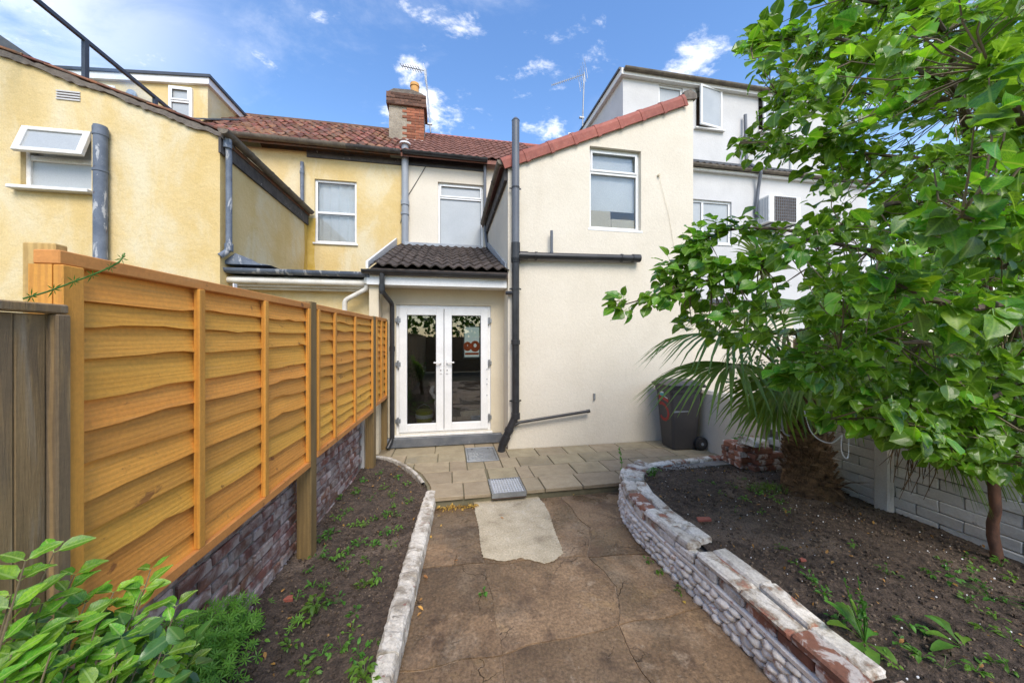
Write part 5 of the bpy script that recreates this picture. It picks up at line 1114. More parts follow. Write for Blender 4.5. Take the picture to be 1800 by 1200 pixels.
# front (handle-less) at -Y, wheels at +Y
body = bin_rings([(.0, -.155, .155, -.175, .20), (.02, -.165, .165, -.185, .21), (.55, -.195, .195, -.225, .235), (.86, -.21, .21, -.25, .245), (.862, -.222, .222, -.262, .257), (.935, -.228, .228, -.268, .262), (.94, -.25, .25, -.29, .28), (.965, -.25, .25, -.29, .28)], M['bin'], 'body', bn)
bin_rings([(.967, -.262, .262, -.315, .30), (.985, -.266, .266, -.32, .305), (1.0, -.24, .24, -.28, .29), (1.03, -.17, .17, -.18, .25), (1.035, -.15, .15, -.15, .24)], M['bin'], 'lid', bn, bev=.045)
for s in (-1, 1):
    w_ = thing_none = None
    b = MB(); b.tube([bl(s*.165, .235, .10), bl(s*.172, .235, .10), bl(s*.225, .235, .10), bl(s*.232, .235, .10)], [.088, .10, .10, .088], 20); wo_ = b.build('wheel', M['black'], bn, smooth=True)
    b = MB(); b.tube([bl(s*.2325, .235, .10), bl(s*.236, .235, .10)], .058, 14); b.build('rim', M['bin'], wo_)
    b = MB(); b.tube([bl(s*.2365, .235, .10), bl(s*.246, .235, .10)], .022, 10); b.build('hub', M['greyp'], wo_)
b = MB(); b.tube([bl(-.2, .235, .10), bl(.2, .235, .10)], .012, 8); b.build('axle', M['metal'], bn)
b = MB(); b.tube([bl(-.20, .31, .955), bl(.20, .31, .955)], .017, 10); b.beam(bl(-.2, .27, .95), bl(-.2, .32, .955), .03, .03); b.beam(bl(.2, .27, .95), bl(.2, .32, .955), .03, .03); b.build('handle', M['bin'], bn, smooth=False)
b = MB()      # worn pale scuff on the front panel
b.add([bl(-.12, -.2235, .572), bl(.06, -.2245, .580), (bl(.06, -.226, .598)), bl(-.13, -.226, .596)], [(0,1,2,3)]); 
# front faces -Y; left face (x=-) carries the number and sticker
def face_pt(s, z, o=.0035):      # s along depth on the -x side, z height
    t = (z-.02)/.53 if z < .55 else 1+(z-.55)/.31*.625; yy = -.185-.040*t; return bl(-s, yy-o, z)
def stroke(mb, pts, w, o=.0035):
    for (a, b_) in zip(pts, pts[1:]):
        d = Vector((b_[0]-a[0], b_[1]-a[1])); L_ = d.length; nx, ny = -d.y/L_*w/2, d.x/L_*w/2; ex, ey = d.x/L_*w*.25, d.y/L_*w*.25
        q = [(a[0]+nx-ex, a[1]+ny-ey), (a[0]-nx-ex, a[1]-ny-ey), (b_[0]-nx+ex, b_[1]-ny+ey), (b_[0]+nx+ex, b_[1]+ny+ey)]
        mb.add([face_pt(s, z, o) for s, z in q]+[face_pt(s, z, o-.002) for s, z in q], [(0,1,2,3), (0,4,5,1), (1,5,6,2), (2,6,7,3), (3,7,4,0)])
# on this side the viewer sees depth running from far (+) on the left to near (-) on the right
five = [(-.115, .735), (.10, .775), (.10, .665), (.04, .675), (-.03, .655), (-.09, .60), (-.105, .54), (-.08, .47), (-.02, .43), (.05, .43), (.10, .46)]
b = MB(); stroke(b, five, .045); b.build('number_five', M['red_paint'], bn)
b = MB(); stroke(b, [(.07, .845), (.0, .845)], .05, .003); stroke(b, [(.06, .90), (-.02, .88)], .022, .003); stroke(b, [(-.03, .79), (-.11, .77)], .012, .003); b.build('sticker', M['wht'], bn)
b = MB(); stroke(b, [(.08, .81), (-.05, .805)], .035, .0045); stroke(b, [(.04, .835), (-.06, .82)], .012, .0045); b.build('sticker_band', M['teal'], bn)
b = MB(); b.add([bl(.1995, -.20, .572), bl(.2000, .05, .582), bl(.2025, .03, .594), bl(.2025, -.20, .600)], [(0,1,2,3)]); b.build('scuff', M['greyp'], bn)
# ================================================================ PLANTS
def leaf_geo(kind, rr):
    """template vertices (x across, y along, z up) with uvs and quads"""
    if kind == 'pear': prof = [(0, .02), (.12, .27), (.32, .42), (.55, .40), (.78, .24), (.92, .08), (1.0, .012)]
    elif kind == 'oval': prof = [(0, .02), (.15, .21), (.38, .31), (.62, .29), (.85, .15), (1.0, .012)]
    else: prof = [(0, .02), (.25, .22), (.6, .24), (1, .02)]
    fold = rr.uniform(.10, .45); curl = rr.uniform(.05, .42); wav = rr.uniform(0, .07); ph = rr.uniform(0, 6); side = rr.uniform(-.08, .08)
    vs, uv, n = [], [], len(prof)
    for i, (t, w) in enumerate(prof):
        zc_ = -curl*t*t; xs = side*t*t
        for k, sx in ((0, -1), (1, -.5), (2, 0), (3, .5), (4, 1)):
            vs.append(Vector((xs+sx*w, t*(1-.15*curl), zc_+abs(sx)**1.3*w*fold+wav*math.sin(ph+t*9+sx*2)*abs(sx))))
            uv.append((.5+sx*w, t))
    fs = [(i*5+k, i*5+k+1, (i+1)*5+k+1, (i+1)*5+k) for i in range(n-1) for k in range(4)]
    return vs, fs, [[uv[j] for j in f] for f in fs]
rl = random.Random(99)
TPL = {k: [leaf_geo(k, rl) for _ in range(7)] for k in ('pear', 'oval', 'tiny')}
def basis(d, nrm):
    y = Vector(d).normalized(); x = y.cross(Vector(nrm))
    if x.length < 1e-4: x = y.cross(Vector((.3, .5, .8)))
    x.normalize(); z = x.cross(y).normalized(); return Matrix((x, y, z)).transposed()
def add_leaf(mb, kind, p, d, nrm, size, stalk=0, rr=R):
    vs, fs, uv = rr.choice(TPL[kind]); B = basis(d, nrm); P = Vector(p)
    if stalk:
        o = P+B@Vector((0, stalk, 0)); s = B@Vector((.0016, 0, 0)); mb.add([P-s, P+s, o+s, o-s], [(0,1,2,3)], [[(.5, .5)]*4]); P = o
    mb.add([P+B@(v*size) for v in vs], fs, uv)
def leaf_protos(kind, m, stalk):
    out = []
    for vs, fs, uv in TPL[kind]:
        mb = MB(); mb.add([v+Vector((0, stalk, 0)) for v in vs], fs, uv); mb.add([Vector((-.02, 0, 0)), Vector((.02, 0, 0)), Vector((.015, stalk+.02, 0)), Vector((-.015, stalk+.02, 0))], [(0,1,2,3)], [[(.5, .5)]*4])
        out.append(mb.mesh('leaf', m, smooth=True))
    return out
def put_leaf(protos, parent, p, d, nrm, size, name='leaf'):
    return inst(name, R.choice(protos), p, parent, rot=basis(d, nrm).to_euler(), scale=size)
def rv(a=1): return Vector((R.uniform(-a, a), R.uniform(-a, a), R.uniform(-a, a)))

# ---------------------------------------------------------------- pear tree
tr = thing('pear_tree', (3.72, 1.72, .25), 'leafy pear tree with a big glossy green crown filling the right side', 'tree')
tb = PZ(1764, 985, .25); T0 = Vector((3.72, tb.y, .2))
stem = [T0, Vector((3.68, tb.y+.0, .8)), Vector((3.62, tb.y-.03, 1.4)), Vector((3.5, tb.y-.06, 2.2)), Vector((3.36, tb.y-.05, 3.0)), Vector((3.3, tb.y-.0, 3.8)), Vector((3.25, tb.y-.1, 4.6))]
def curve(pts, n=6):
    pp_ = [Vector(p) for p in pts]; out = []
    for i in range(len(pp_)-1):
        p0 = pp_[max(i-1, 0)]; p1 = pp_[i]; p2 = pp_[i+1]; p3 = pp_[min(i+2, len(pp_)-1)]
        for k in range(n):
            t = k/n; out.append(.5*((2*p1)+(-p0+p2)*t+(2*p0-5*p1+4*p2-p3)*t*t+(-p0+3*p1-3*p2+p3)*t**3))
    out.append(pp_[-1]); return out
sc_ = [p+Vector((noise.noise((i*.45, 1, 1)), noise.noise((i*.45, 5, 1)), 0))*.035 for i, p in enumerate(curve(stem, 7))]
b = MB(); b.tube(sc_, [max(.008, .031-.0006*i)*(1+.16*noise.noise((i*.9, 2, 3)))+(.02 if i == 0 else 0) for i in range(len(sc_))], 10); b.build('trunk', M['bark_r'], tr, smooth=True)
def curve(pts, n=6):
    pp_ = [Vector(p) for p in pts]; out = []
    for i in range(len(pp_)-1):
        p0 = pp_[max(i-1, 0)]; p1 = pp_[i]; p2 = pp_[i+1]; p3 = pp_[min(i+2, len(pp_)-1)]
        for k in range(n):
            t = k/n; out.append(.5*((2*p1)+(-p0+p2)*t+(2*p0-5*p1+4*p2-p3)*t*t+(-p0+3*p1-3*p2+p3)*t**3))
    out.append(pp_[-1]); return out
def limb(pts, r0, r1, m='bark', name='branch'):
    c = curve(pts); n = len(c); b = MB(); b.tube(c, [r0+(r1-r0)*i/(n-1) for i in range(n)], 7); b.build(name, M[m], tr, smooth=True); return c
limbs = [
 ([stem[2], PD(1640, 640, 2.1), PD(1560, 590, 1.9), PD(1500, 560, 1.8)], .022, .006),
 ([stem[3], PD(1610, 362, 1.75), PD(1480, 398, 1.6), PD(1380, 440, 1.65), PD(1290, 480, 1.7), PD(1215, 500, 1.75), PD(1150, 520, 1.8), PD(1088, 538, 1.8)], .013, .003),
 ([PD(1530, 440, 1.9), PD(1430, 420, 1.9), PD(1385, 405, 1.9), PD(1300, 402, 1.85), PD(1240, 420, 1.85), PD(1190, 458, 1.85)], .012, .003),
 ([stem[3], PD(1700, 200, 1.6), PD(1600, 120, 1.5), PD(1480, 70, 1.6), PD(1390, 68, 1.7), PD(1320, 82, 1.75)], .014, .003),
 ([stem[4], PD(1660, 60, 1.7), PD(1560, 10, 1.7), PD(1420, -10, 1.6)], .018, .004),
 ([PD(1640, 180, 1.8), PD(1540, 170, 1.9), PD(1440, 150, 1.95), PD(1370, 170, 2.0)], .012, .003),
 ([PD(1640, 280, 1.8), PD(1520, 270, 1.9), PD(1420, 255, 1.9), PD(1300, 252, 1.95)], .010, .003),
 ([stem[2], PD(1790, 560, 1.3), PD(1700, 540, 1.0), PD(1620, 520, .95), PD(1540, 480, 1.0)], .018, .004),
 ([stem[2], PD(1780, 680, 1.6), PD(1640, 745, 1.5), PD(1540, 735, 1.5), PD(1455, 738, 1.5)], .012, .003),
 ([stem[1], PD(1790, 740, 1.9), PD(1740, 790, 1.7), PD(1690, 800, 1.6)], .010, .003),
 ([stem[3], PD(1820, 330, 1.4), PD(1790, 200, 1.15), PD(1740, 120, 1.1)], .020, .006),
 ([stem[3], PD(1840, 420, 1.3), PD(1760, 400, 1.0), PD(1690, 380, .9)], .015, .004),
 ([PD(1620, 600, 1.5), PD(1520, 610, 1.45), PD(1440, 630, 1.5), PD(1392, 660, 1.5)], .008, .003)]
curves = [limb(*L) for L in limbs]
# where the crown is: outline in direction from the viewer's place, filled through its depth
crown = [(1322, 40), (1410, 60), (1460, 22), (1480, -60), (1900, -60), (1900, 820), (1790, 835), (1660, 800), (1560, 745), (1480, 690), (1400, 665), (1300, 590), (1150, 575), (1120, 520), (1165, 470), (1215, 425), (1300, 425), (1400, 440), (1430, 380), (1425, 290), (1310, 282), (1300, 240), (1390, 215), (1345, 160), (1310, 110)]
def inside(u, v, poly):
    c = False; n = len(poly); j = n-1
    for i in range(n):
        if (poly[i][1] > v) != (poly[j][1] > v) and u < (poly[j][0]-poly[i][0])*(v-poly[i][1])/(poly[j][1]-poly[i][1])+poly[i][0]: c = not c
        j = i
    return c
clusters = []
rc = random.Random(21)
while len(clusters) < 1050:
    u = rc.uniform(1100, 1900); v = rc.uniform(-60, 835)
    if not inside(u, v, crown): continue
    k = max(0, min(1, (u-1250)/450)); dmin = 1.75-.95*k; dmax = 2.15+.45*k
    if v > 640: dmin = max(dmin, 1.25); dmax = 1.9
    d = (rc.uniform(dmin**3, dmax**3))**(1/3)
    P = PD(u, v, d)
    if noise.noise(P*1.9) < -.24+.14*(1-k): continue
    if u < 1420 and noise.noise(P*3.7) < -.14: continue
    if u > 1420 and v < 330 and noise.noise((u*.011, v*.011, 3.3)) > .30: continue
    clusters.append(P)
while len(clusters) < 1450:
    u = rc.uniform(1430, 1900); v = rc.uniform(-60, 720)
    if not inside(u, v, crown): continue
    P = PD(u, v, rc.uniform(1.5, 2.7))
    if noise.noise(P*2.3) > -.30: clusters.append(P)
for c in curves:      # leaves follow every limb
    for i, p in enumerate(c):
        if i > len(c)*.25 and R.random() < .95: clusters.append(p+rv(.03))
LPR = leaf_protos('pear', M['leafT'], .35); LPY = leaf_protos('pear', M['leafY'], .35)
allL = []
centre = Vector((3.4, 1.9, 2.4))
for P in clusters:
    out = (P-centre); out.z *= .5; out.normalize(); ax = (out+rv(.6)+Vector((0, 0, -.1))).normalized()
    n_ = R.randint(4, 8); young = R.random() < .16
    for k in range(n_):
        a = ax+rv(.95); a.z -= .35; a.normalize()
        nr = (Vector((0, -.35, 1))+rv(.8)).normalized(); s = R.uniform(.042, .086)*(.8 if young else 1)
        allL.append((P+rv(.035), a, nr, s, young))
camp = Vector((0, 0, ZC)); allL.sort(key=lambda L: (L[0]-camp).length/L[3])
fol = MB(); folY = MB(); cnt = 0
def in_view(p):
    x = p.x*math.cos(YAW)-p.y*math.sin(YAW); d = _d(p.x, p.y); return d > .3 and 900+FPX*x/d < 1795 and V0-FPX*(p.z-ZC)/d > 5
for p, a, nr, s, yg in allL:
    if (p-camp).length < .62: continue
    if cnt < 300 and in_view(p): put_leaf(LPY if yg else LPR, tr, p, a, nr, s); cnt += 1
    else: add_leaf(folY if yg else fol, 'pear', p, a, nr, s, stalk=s*.35)
fol.build('foliage', M['leafT'], tr, kind='stuff'); folY.build('young_foliage', M['leafY'], tr, kind='stuff')
for nm_ in ('foliage', 'young_foliage'):
    for o in bpy.data.objects:
        if o.name == nm_: o.data.polygons.foreach_set('use_smooth', [True]*len(o.data.polygons))
tw = MB()
for P in clusters:
    q = min((c[i] for c in curves for i in range(0, len(c), 3)), key=lambda x: (x-P).length)
    if (q-P).length < .55: m_ = (P+q)/2+rv(.03); tw.tube([q, m_, P], [.0035, .0026, .0016], 4, caps=False)
tw.build('twigs', M['twig'], tr, kind='stuff')

# ---------------------------------------------------------------- fan palm
pm = thing('fan_palm', (3.50, 2.78, .24), 'shaggy fan palm with brown fibrous trunk growing in the right bed', 'palm')
pb = Vector((3.60, 2.84, .2)); pt = Vector((3.50, 2.86, 1.22))
tk = MB(); n = 22; rings = 26; vs = []
for j in range(rings+1):
    t = j/rings; c = pb.lerp(pt, t); rad = .175-.02*t+.012*math.sin(t*14)+(.07*(1-t)**5)
    for k in range(n):
        a = 2*PI*k/n; r_ = rad*(1+.10*noise.noise((math.cos(a)*2, math.sin(a)*2, t*9))+.06*noise.noise((math.cos(a)*6, math.sin(a)*6, t*26))+.02*((j % 2)))
        vs.append(c+Vector((math.cos(a)*r_, math.sin(a)*r_, 0)))
tk.add(vs, [(j*n+k, j*n+(k+1) % n, (j+1)*n+(k+1) % n, (j+1)*n+k) for j in range(rings) for k in range(n)]); tk.build('trunk', M['fibre'], pm)
fb = MB()
for i in range(4500):
    t = R.random(); a = R.uniform(0, 2*PI); c = pb.lerp(pt, t); rad = (.175-.02*t+.06*(1-t)**5)*.98; o_ = Vector((math.cos(a), math.sin(a), 0)); p = c+o_*rad
    L_ = R.uniform(.03, .10); d_ = (o_*R.uniform(.2, .8)+Vector((0, 0, R.uniform(-1, .7)))+rv(.35)).normalized(); s = d_.cross(o_).normalized()*R.uniform(.0012, .004)
    fb.add([p-s, p+s, p+d_*L_+o_*.01], [(0, 1, 2)])
fb.build('fibres', M['fibre'], pm, kind='stuff')
for i in range(84):     # cut leaf bases ringing the trunk
    t = .06+.92*i/84; a = i*2.4; c = pb.lerp(pt, t); o_ = Vector((math.cos(a), math.sin(a), 0)); rad = .175-.02*t
    b = MB(); p = c+o_*rad*.9; b.beam(p, p+o_*R.uniform(.05, .10)+Vector((R.uniform(-.02, .02), 0, R.uniform(.08, .15))), R.uniform(.03, .06), .014, up=o_); b.build('leaf_base', M['fibre'], pm)
def frond(hub, aim, droop, rad, nb, spread=155, stalk_from=None, bend=.35, w=.021, up=(0, 0, 1), fold=.25):
    """a fan: blades radiate from hub round the direction aim, each folded along its length and drooping at the tip"""
    hub = Vector(hub); aim = Vector(aim).normalized(); sd = aim.cross(Vector(up)).normalized(); nrm = sd.cross(aim).normalized(); mb = MB()
    for k in range(nb):
        a = math.radians(-spread+2*spread*k/(nb-1)+R.uniform(-2, 2)); d = (aim*math.cos(a)+sd*math.sin(a)).normalized()
        L_ = rad*(.72+.28*math.cos(a*.6))*R.uniform(.9, 1.06); acr = nrm.cross(d).normalized(); prev = None; vs = []; S = 6; br = R.uniform(.5, .75)
        for i in range(S+1):
            t = i/S; p = hub+d*L_*t*(1-.12*t*bend); p = p+nrm*(.05*math.sin(t*2.2)); dr = droop*L_*(t**2.3)*R.uniform(.9, 1.1)
            if t > br: dr += bend*L_*(t-br)**1.3
            p = p+Vector((0, 0, -dr)); ww = w*(.35+1.3*t if t < .5 else 1.0-(t-.5)*1.75) if t < 1 else .0006
            ww = max(ww, .0008); f_ = nrm*ww*fold*2
            vs += [p-acr*ww+f_, p, p+acr*ww+f_]
        mb.add(vs, [(i*3+q, i*3+q+1, (i+1)*3+q+1, (i+1)*3+q) for i in range(S) for q in range(2)])
    fo = mb.build('frond', M['palm'], pm)
    s0 = Vector(stalk_from) if stalk_from is not None else pt+Vector((0, 0, -.05))
    m1 = s0.lerp(hub, .5)+Vector((0, 0, .10)); b = MB(); b.tube(curve([s0, m1, hub], 5), [.016-.008*i/10 for i in range(11)], 6); b.build('stalk', M['petiole'], fo, smooth=True)
    return fo
L_ = Vector((-math.cos(YAW), math.sin(YAW), 0)); N_ = Vector((-math.sin(YAW), -math.cos(YAW), 0)); Rt = -L_       # left, towards viewer, right
frond(PD(1290, 588, 3.25), L_*1.0+N_*.15+Vector((0, 0, -.02)), .26, .95, 30, 74, bend=.35)
frond(PD(1290, 640, 3.1), L_+N_*.2+Vector((0, 0, -.18)), .25, .90, 28, 72, bend=.25)
frond(PD(1330, 560, 3.3), L_*.9+Vector((0, .4, .15)), .25, .70, 26, 90, bend=.4)
frond(PD(1380, 670, 2.9), L_*.8+N_*.4+Vector((0, 0, -.35)), .25, .62, 26, 80)
frond(PD(1370, 700, 3.0), L_*.7+N_*.2+Vector((0, 0, -.7)), .15, .48, 22, 75)
frond(PD(1350, 480, 3.4), L_*.5+Vector((0, .2, .8)), .12, .62, 26, 95, bend=.2)
frond(PD(1455, 632, 2.3), N_*1.0+Vector((0, 0, -.20)), .8, .42, 26, 88, bend=.7, w=.022)
frond(PD(1555, 655, 2.35), N_*.8+Rt*.35+Vector((0, 0, -.2)), .7, .36, 26, 88, bend=.7, w=.022)
frond(PD(1480, 690, 2.7), Rt*.9+N_*.2+Vector((0, 0, -.05)), .3, .55, 26, 85)
frond(PD(1610, 745, 2.6), Rt*.5+N_*.3+Vector((0, 0, -.9)), .3, .50, 24, 70, w=.014)
frond(PD(1660, 755, 2.5), Rt*.7+N_*.2+Vector((0, 0, -.8)), .3, .52, 24, 60, w=.014)
frond(PD(1480, 560, 2.9), Rt*.5+Vector((0, .3, .6)), .35, .80, 26, 95)
frond(PD(1560, 600, 2.9), Rt*1.0+Vector((0, .3, .1)), .45, .80, 26, 90)
frond(PD(1400, 590, 3.0), N_*.7+L_*.5+Vector((0, 0, .2)), .55, .75, 28, 95, bend=.5)
frond(PD(1420, 540, 3.5), Vector((0, 1, .4)), .4, .8, 26, 95)
db = MB()      # dry brown hanging leaf stalks against the wall and fruit stalks
for i in range(60):
    p = PD(R.uniform(1560, 1740), R.uniform(740, 800), R.uniform(2.6, 2.75)); L2 = R.uniform(.15, .40); q = p+Vector((R.uniform(-.18, .08), R.uniform(-.05, .1), -L2)); db.tube([p, (p+q)/2+rv(.02), q], [.0035, .003, .0015], 4)
for i in range(14):
    a = R.uniform(-2.6, .2); p = pb+Vector((math.cos(a)*.22, math.sin(a)*.22, R.uniform(.05, .25))); q = p+Vector((math.cos(a)*R.uniform(.15, .35), math.sin(a)*.2, R.uniform(-.05, .2))); db.tube([p, (p+q)/2+rv(.03), q], [.006, .005, .002], 5)
db.build('dry_stalks', M['fibre'], pm, kind='stuff')
# bead string looped on the palm
bd = thing('bead_string', pt, 'thin pale bead string looped around the palm trunk and drooping to its right', 'bead string')
def beads(pts, r=.004, n=26):
    c = curve(pts, n); mb = MB()
    for i, p in enumerate(c):
        if i % 2 == 0: mb.tube([p-Vector((0,0,r)), p-Vector((0,0,r*.5)), p+Vector((0,0,r*.5)), p+Vector((0,0,r))], [r*.3, r, r, r*.3], 5)
    b2 = MB(); b2.tube(c, r*.35, 4); return mb, b2
for pts in ([PD(1414, 722, 2.42), PD(1424, 755, 2.38), PD(1440, 772, 2.36), PD(1462, 778, 2.36), PD(1480, 765, 2.5)], [PD(1480, 765, 2.4), PD(1479, 790, 2.38), PD(1485, 804, 2.36), PD(1491, 800, 2.36), PD(1492, 762, 2.4)]):
    a_, b_ = beads(pts); a_.build('beads', M['wht'], bd, kind='stuff'); b_.build('cord', M['wht'], bd)
pc = thing('plastic_cord', PD(1372, 730, 2.6), 'white plastic cord hanging in a loop left of the palm trunk', 'cord'); b = MB(); b.tube(curve([PD(1372, 718, 2.7), PD(1374, 740, 2.68), PD(1378, 760, 2.66), PD(1388, 766, 2.62)]), .006, 6); b.build('cord', M['greyp'], pc)

# ---------------------------------------------------------------- neighbour's dark green foliage beyond the right wall
hd = thing('neighbour_bush', (4.9, 2.2, 0), 'dark bushy shrub growing beyond the white painted wall', 'bush'); b = MB()
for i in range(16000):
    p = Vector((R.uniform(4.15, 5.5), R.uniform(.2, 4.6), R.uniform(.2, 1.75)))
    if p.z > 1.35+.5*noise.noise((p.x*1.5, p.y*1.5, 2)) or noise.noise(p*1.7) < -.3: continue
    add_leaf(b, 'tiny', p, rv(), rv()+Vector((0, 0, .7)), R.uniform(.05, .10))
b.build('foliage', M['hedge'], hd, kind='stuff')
b = MB()
for i in range(7): x, y = R.uniform(4.4, 5.3), R.uniform(.6, 4.2); b.tube([(x, y, -.05), (x+R.uniform(-.2, .2), y, .8), (x+R.uniform(-.2, .2), y+R.uniform(-.2, .2), 1.3)], [.03, .022, .01], 6)
b.build('stems', M['bark'], hd)
ps = thing('shed_post', (4.15, 3.6, 0), 'dark weathered timber post standing behind the end of the cream stub wall', 'post')
b = MB(); b.box(4.08, 4.2, 3.54, 3.62, -.05, 1.25); b.build('post', M['oldwood'], ps)

# ---------------------------------------------------------------- glossy shrub at bottom left
sb_ = thing('glossy_shrub', (-.75, .55, 0), 'glossy bright green broadleaf shrub in the bottom left corner', 'shrub')
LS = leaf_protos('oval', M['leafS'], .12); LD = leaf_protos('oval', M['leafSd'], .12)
tips = [((95, 970), .80), ((45, 985), .72), ((130, 1010), .85), ((20, 1045), .7), ((75, 1060), .75), ((265, 1000), .92), ((250, 1035), .88), ((200, 1040), .86), ((175, 1080), .8), ((240, 1085), .85), ((310, 1065), .9), ((120, 1110), .75), ((60, 1120), .7), ((20, 1150), .66), ((180, 1140), .76), ((250, 1150), .82), ((310, 1120), .88), ((120, 1170), .7), ((200, 1190), .74), ((270, 1200), .8), ((60, 1190), .66), ((330, 1170), .9), ((10, 1100), .68), ((150, 1060), .82), ((290, 1150), .84), ((215, 1120), .78), ((90, 1145), .68), ((165, 1205), .70)]
root = Vector((-.78, .50, .08)); st_ = MB(); nL = 0
for (u, v), d in tips:
    T = PD(u, v, d+.10); c = curve([root+rv(.05), root.lerp(T, .5)+Vector((R.uniform(-.05, .05), 0, .12)), T], 8); st_.tube(c, [.005-.0035*i/(len(c)-1) for i in range(len(c))], 5)
    for i in range(len(c)):
        if i < 7: continue
        for s in (0, 1):
            if R.random() > .93: continue
            ax = (c[min(i+1, len(c)-1)]-c[i-1]).normalized(); side = ax.cross(Vector((0, 0, 1))).normalized()*(1 if (i+s) % 2 else -1)
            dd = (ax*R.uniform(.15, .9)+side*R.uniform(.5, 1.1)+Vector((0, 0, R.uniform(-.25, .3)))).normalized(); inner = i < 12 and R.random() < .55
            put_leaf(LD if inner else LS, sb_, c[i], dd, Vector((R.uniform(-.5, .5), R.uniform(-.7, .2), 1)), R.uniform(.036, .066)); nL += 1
st_.build('stems', M['twig'], sb_)
fl_ = MB()
for i in range(420):
    u, v = R.uniform(-60, 350), R.uniform(1050, 1330); 
    if v < 1090+.0006*(u-150)**2: continue
    p = PD(u, v, R.uniform(.86, 1.12)); add_leaf(fl_, 'oval', p, rv()+Vector((0, 0, .3)), rv(.6)+Vector((0, -.3, 1)), R.uniform(.045, .065))
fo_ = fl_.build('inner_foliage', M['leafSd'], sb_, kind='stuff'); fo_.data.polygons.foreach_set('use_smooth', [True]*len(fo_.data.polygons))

# ---------------------------------------------------------------- weeds
def weed_mesh(mb, p, h, n, s, spread=1.0):
    p = Vector(p)
    for k in range(n):
        a = R.uniform(0, 2*PI); r_ = R.uniform(.2, 1)*spread*h; q = p+Vector((math.cos(a)*r_, math.sin(a)*r_, h*R.uniform(.25, 1)))
        mb.tube([p, p.lerp(q, .5)+Vector((0, 0, h*.12)), q], .0011, 3, caps=False)
        for j in range(R.randint(1, 3)): add_leaf(mb, 'tiny', q, Vector((math.cos(a), math.sin(a), R.uniform(-.2, .5)))+rv(.7), Vector((0, 0, 1))+rv(.4), s*R.uniform(.6, 1.2))
def zsoil_l(p): return zl(p.x, p.y)
def weed(name, pos, h, n, s, label, group=None, m='weed', spread=1.0):
    b = MB(); weed_mesh(b, pos, h, n, s, spread); o = b.build(name, M[m]); tag(o, label, 'weed', group); return o
GL = 'small weed seedlings on the left bed'; GR2 = 'small weed seedlings on the right bed'
lw = [(610, 905), (590, 915), (640, 1030), (555, 1070), (550, 1035), (605, 1000), (630, 960), (675, 860), (690, 870), (650, 880), (660, 1000), (700, 905), (720, 880), (625, 925), (655, 915), (700, 840), (585, 940), (612, 975), (645, 985), (535, 1095), (590, 1060), (625, 1075), (680, 905), (700, 930), (665, 1020), (600, 1140), (530, 1180), (630, 1150), (560, 985), (690, 960), (570, 1035), (625, 870), (640, 925), (665, 835), (540, 1010), (590, 985), (715, 850), (640, 850), (520, 1060), (600, 880), (680, 935), (655, 960), (575, 950), (690, 890), (620, 1110), (565, 1150), (545, 1190), (510, 1140), (640, 1190), (660, 1130)]
for i, (u, v) in enumerate(lw):
    p = PZ(u, v, .085); p.z = zsoil_l(p)+.005
    if p.x < kerb_x(p.y)-.02: weed('weed_seedling', p, R.uniform(.03, .065), R.randint(6, 13), R.uniform(.02, .038), 'tiny green weed seedling on the dark soil of the left bed', GL)
weed('leafy_weed', PZ(557, 1078, .10), .10, 16, .045, 'broad leafed weed clump near the middle of the left bed', spread=.7)
weed('leafy_weed', PZ(640, 1192, .09), .07, 14, .04, 'leafy weed against the near end of the whitewashed kerb', spread=.9)
rwp = [(1310, 880), (1335, 868), (1345, 850), (1372, 965), (1420, 1015), (1440, 1030), (1360, 855), (1290, 855), (1265, 870), (1305, 840), (1375, 880), (1395, 855), (1480, 1065), (1585, 1130), (1660, 1000), (1690, 1005), (1735, 1035), (1770, 1060), (1760, 990), (1700, 975), (1655, 985), (1340, 905), (1290, 900), (1390, 900), (1355, 870), (1365, 880), (1320, 860), (1250, 850), (1230, 845), (1400, 990), (1450, 1045), (1470, 1090), (1570, 1160), (1600, 1100), (1620, 1150), (1660, 1170), (1730, 1110), (1750, 1090), (1780, 1130), (1640, 1010), (1720, 1000), (1780, 1020), (1700, 1060), (1560, 1010), (1500, 960), (1715, 1175), (1775, 1180)]
for i, (u, v) in enumerate(rwp):
    p = PZ(u, v, .28); p.z = zr(p.x, p.y)
    weed('weed_seedling', p, R.uniform(.03, .055), R.randint(5, 9), R.uniform(.02, .034), 'tiny green weed seedling on the dark soil of the right bed', GR2)
weed('bright_weed', PZ(1150, 838, .30), .10, 30, .034, 'bushy bright green weed on the far end of the retaining wall', spread=.6)
# bigger weed with long leaves
def rosette(pos, leaves, label, name='broadleaf_weed'):
    t = thing(name, pos, label, 'weed'); P_ = Vector(pos)
    for (az, el, L2, w_) in leaves:
        a = math.radians(az); d = Vector((math.cos(a)*math.cos(el), math.sin(a)*math.cos(el), math.sin(el))); sd = d.cross(Vector((0, 0, 1))).normalized(); mb = MB(); vs = []; S = 7
        for i in range(S+1):
            u_ = i/S; p = P_+d*L2*u_+Vector((0, 0, -.35*L2*u_**2.4)); ww = w_*(.16 if u_ < .3 else math.sin(PI*min(1, (u_-.3)/.72))**.7*(1+.22*math.sin(u_*26))+.04)
            vs += [p-sd*ww+Vector((0, 0, ww*.35)), p, p+sd*ww+Vector((0, 0, ww*.35))]
        mb.add(vs, [(i*3+q, i*3+q+1, (i+1)*3+q+1, (i+1)*3+q) for i in range(S) for q in range(2)], [[(.2, .5), (.5, .5), (.5, .6), (.2, .6)] if q == 0 else [(.5, .5), (.8, .5), (.8, .6), (.5, .6)] for i in range(S) for q in range(2)]); mb.build('leaf', M['weed'], t, smooth=True)
    return t
p = PZ(1520, 1128, .27)
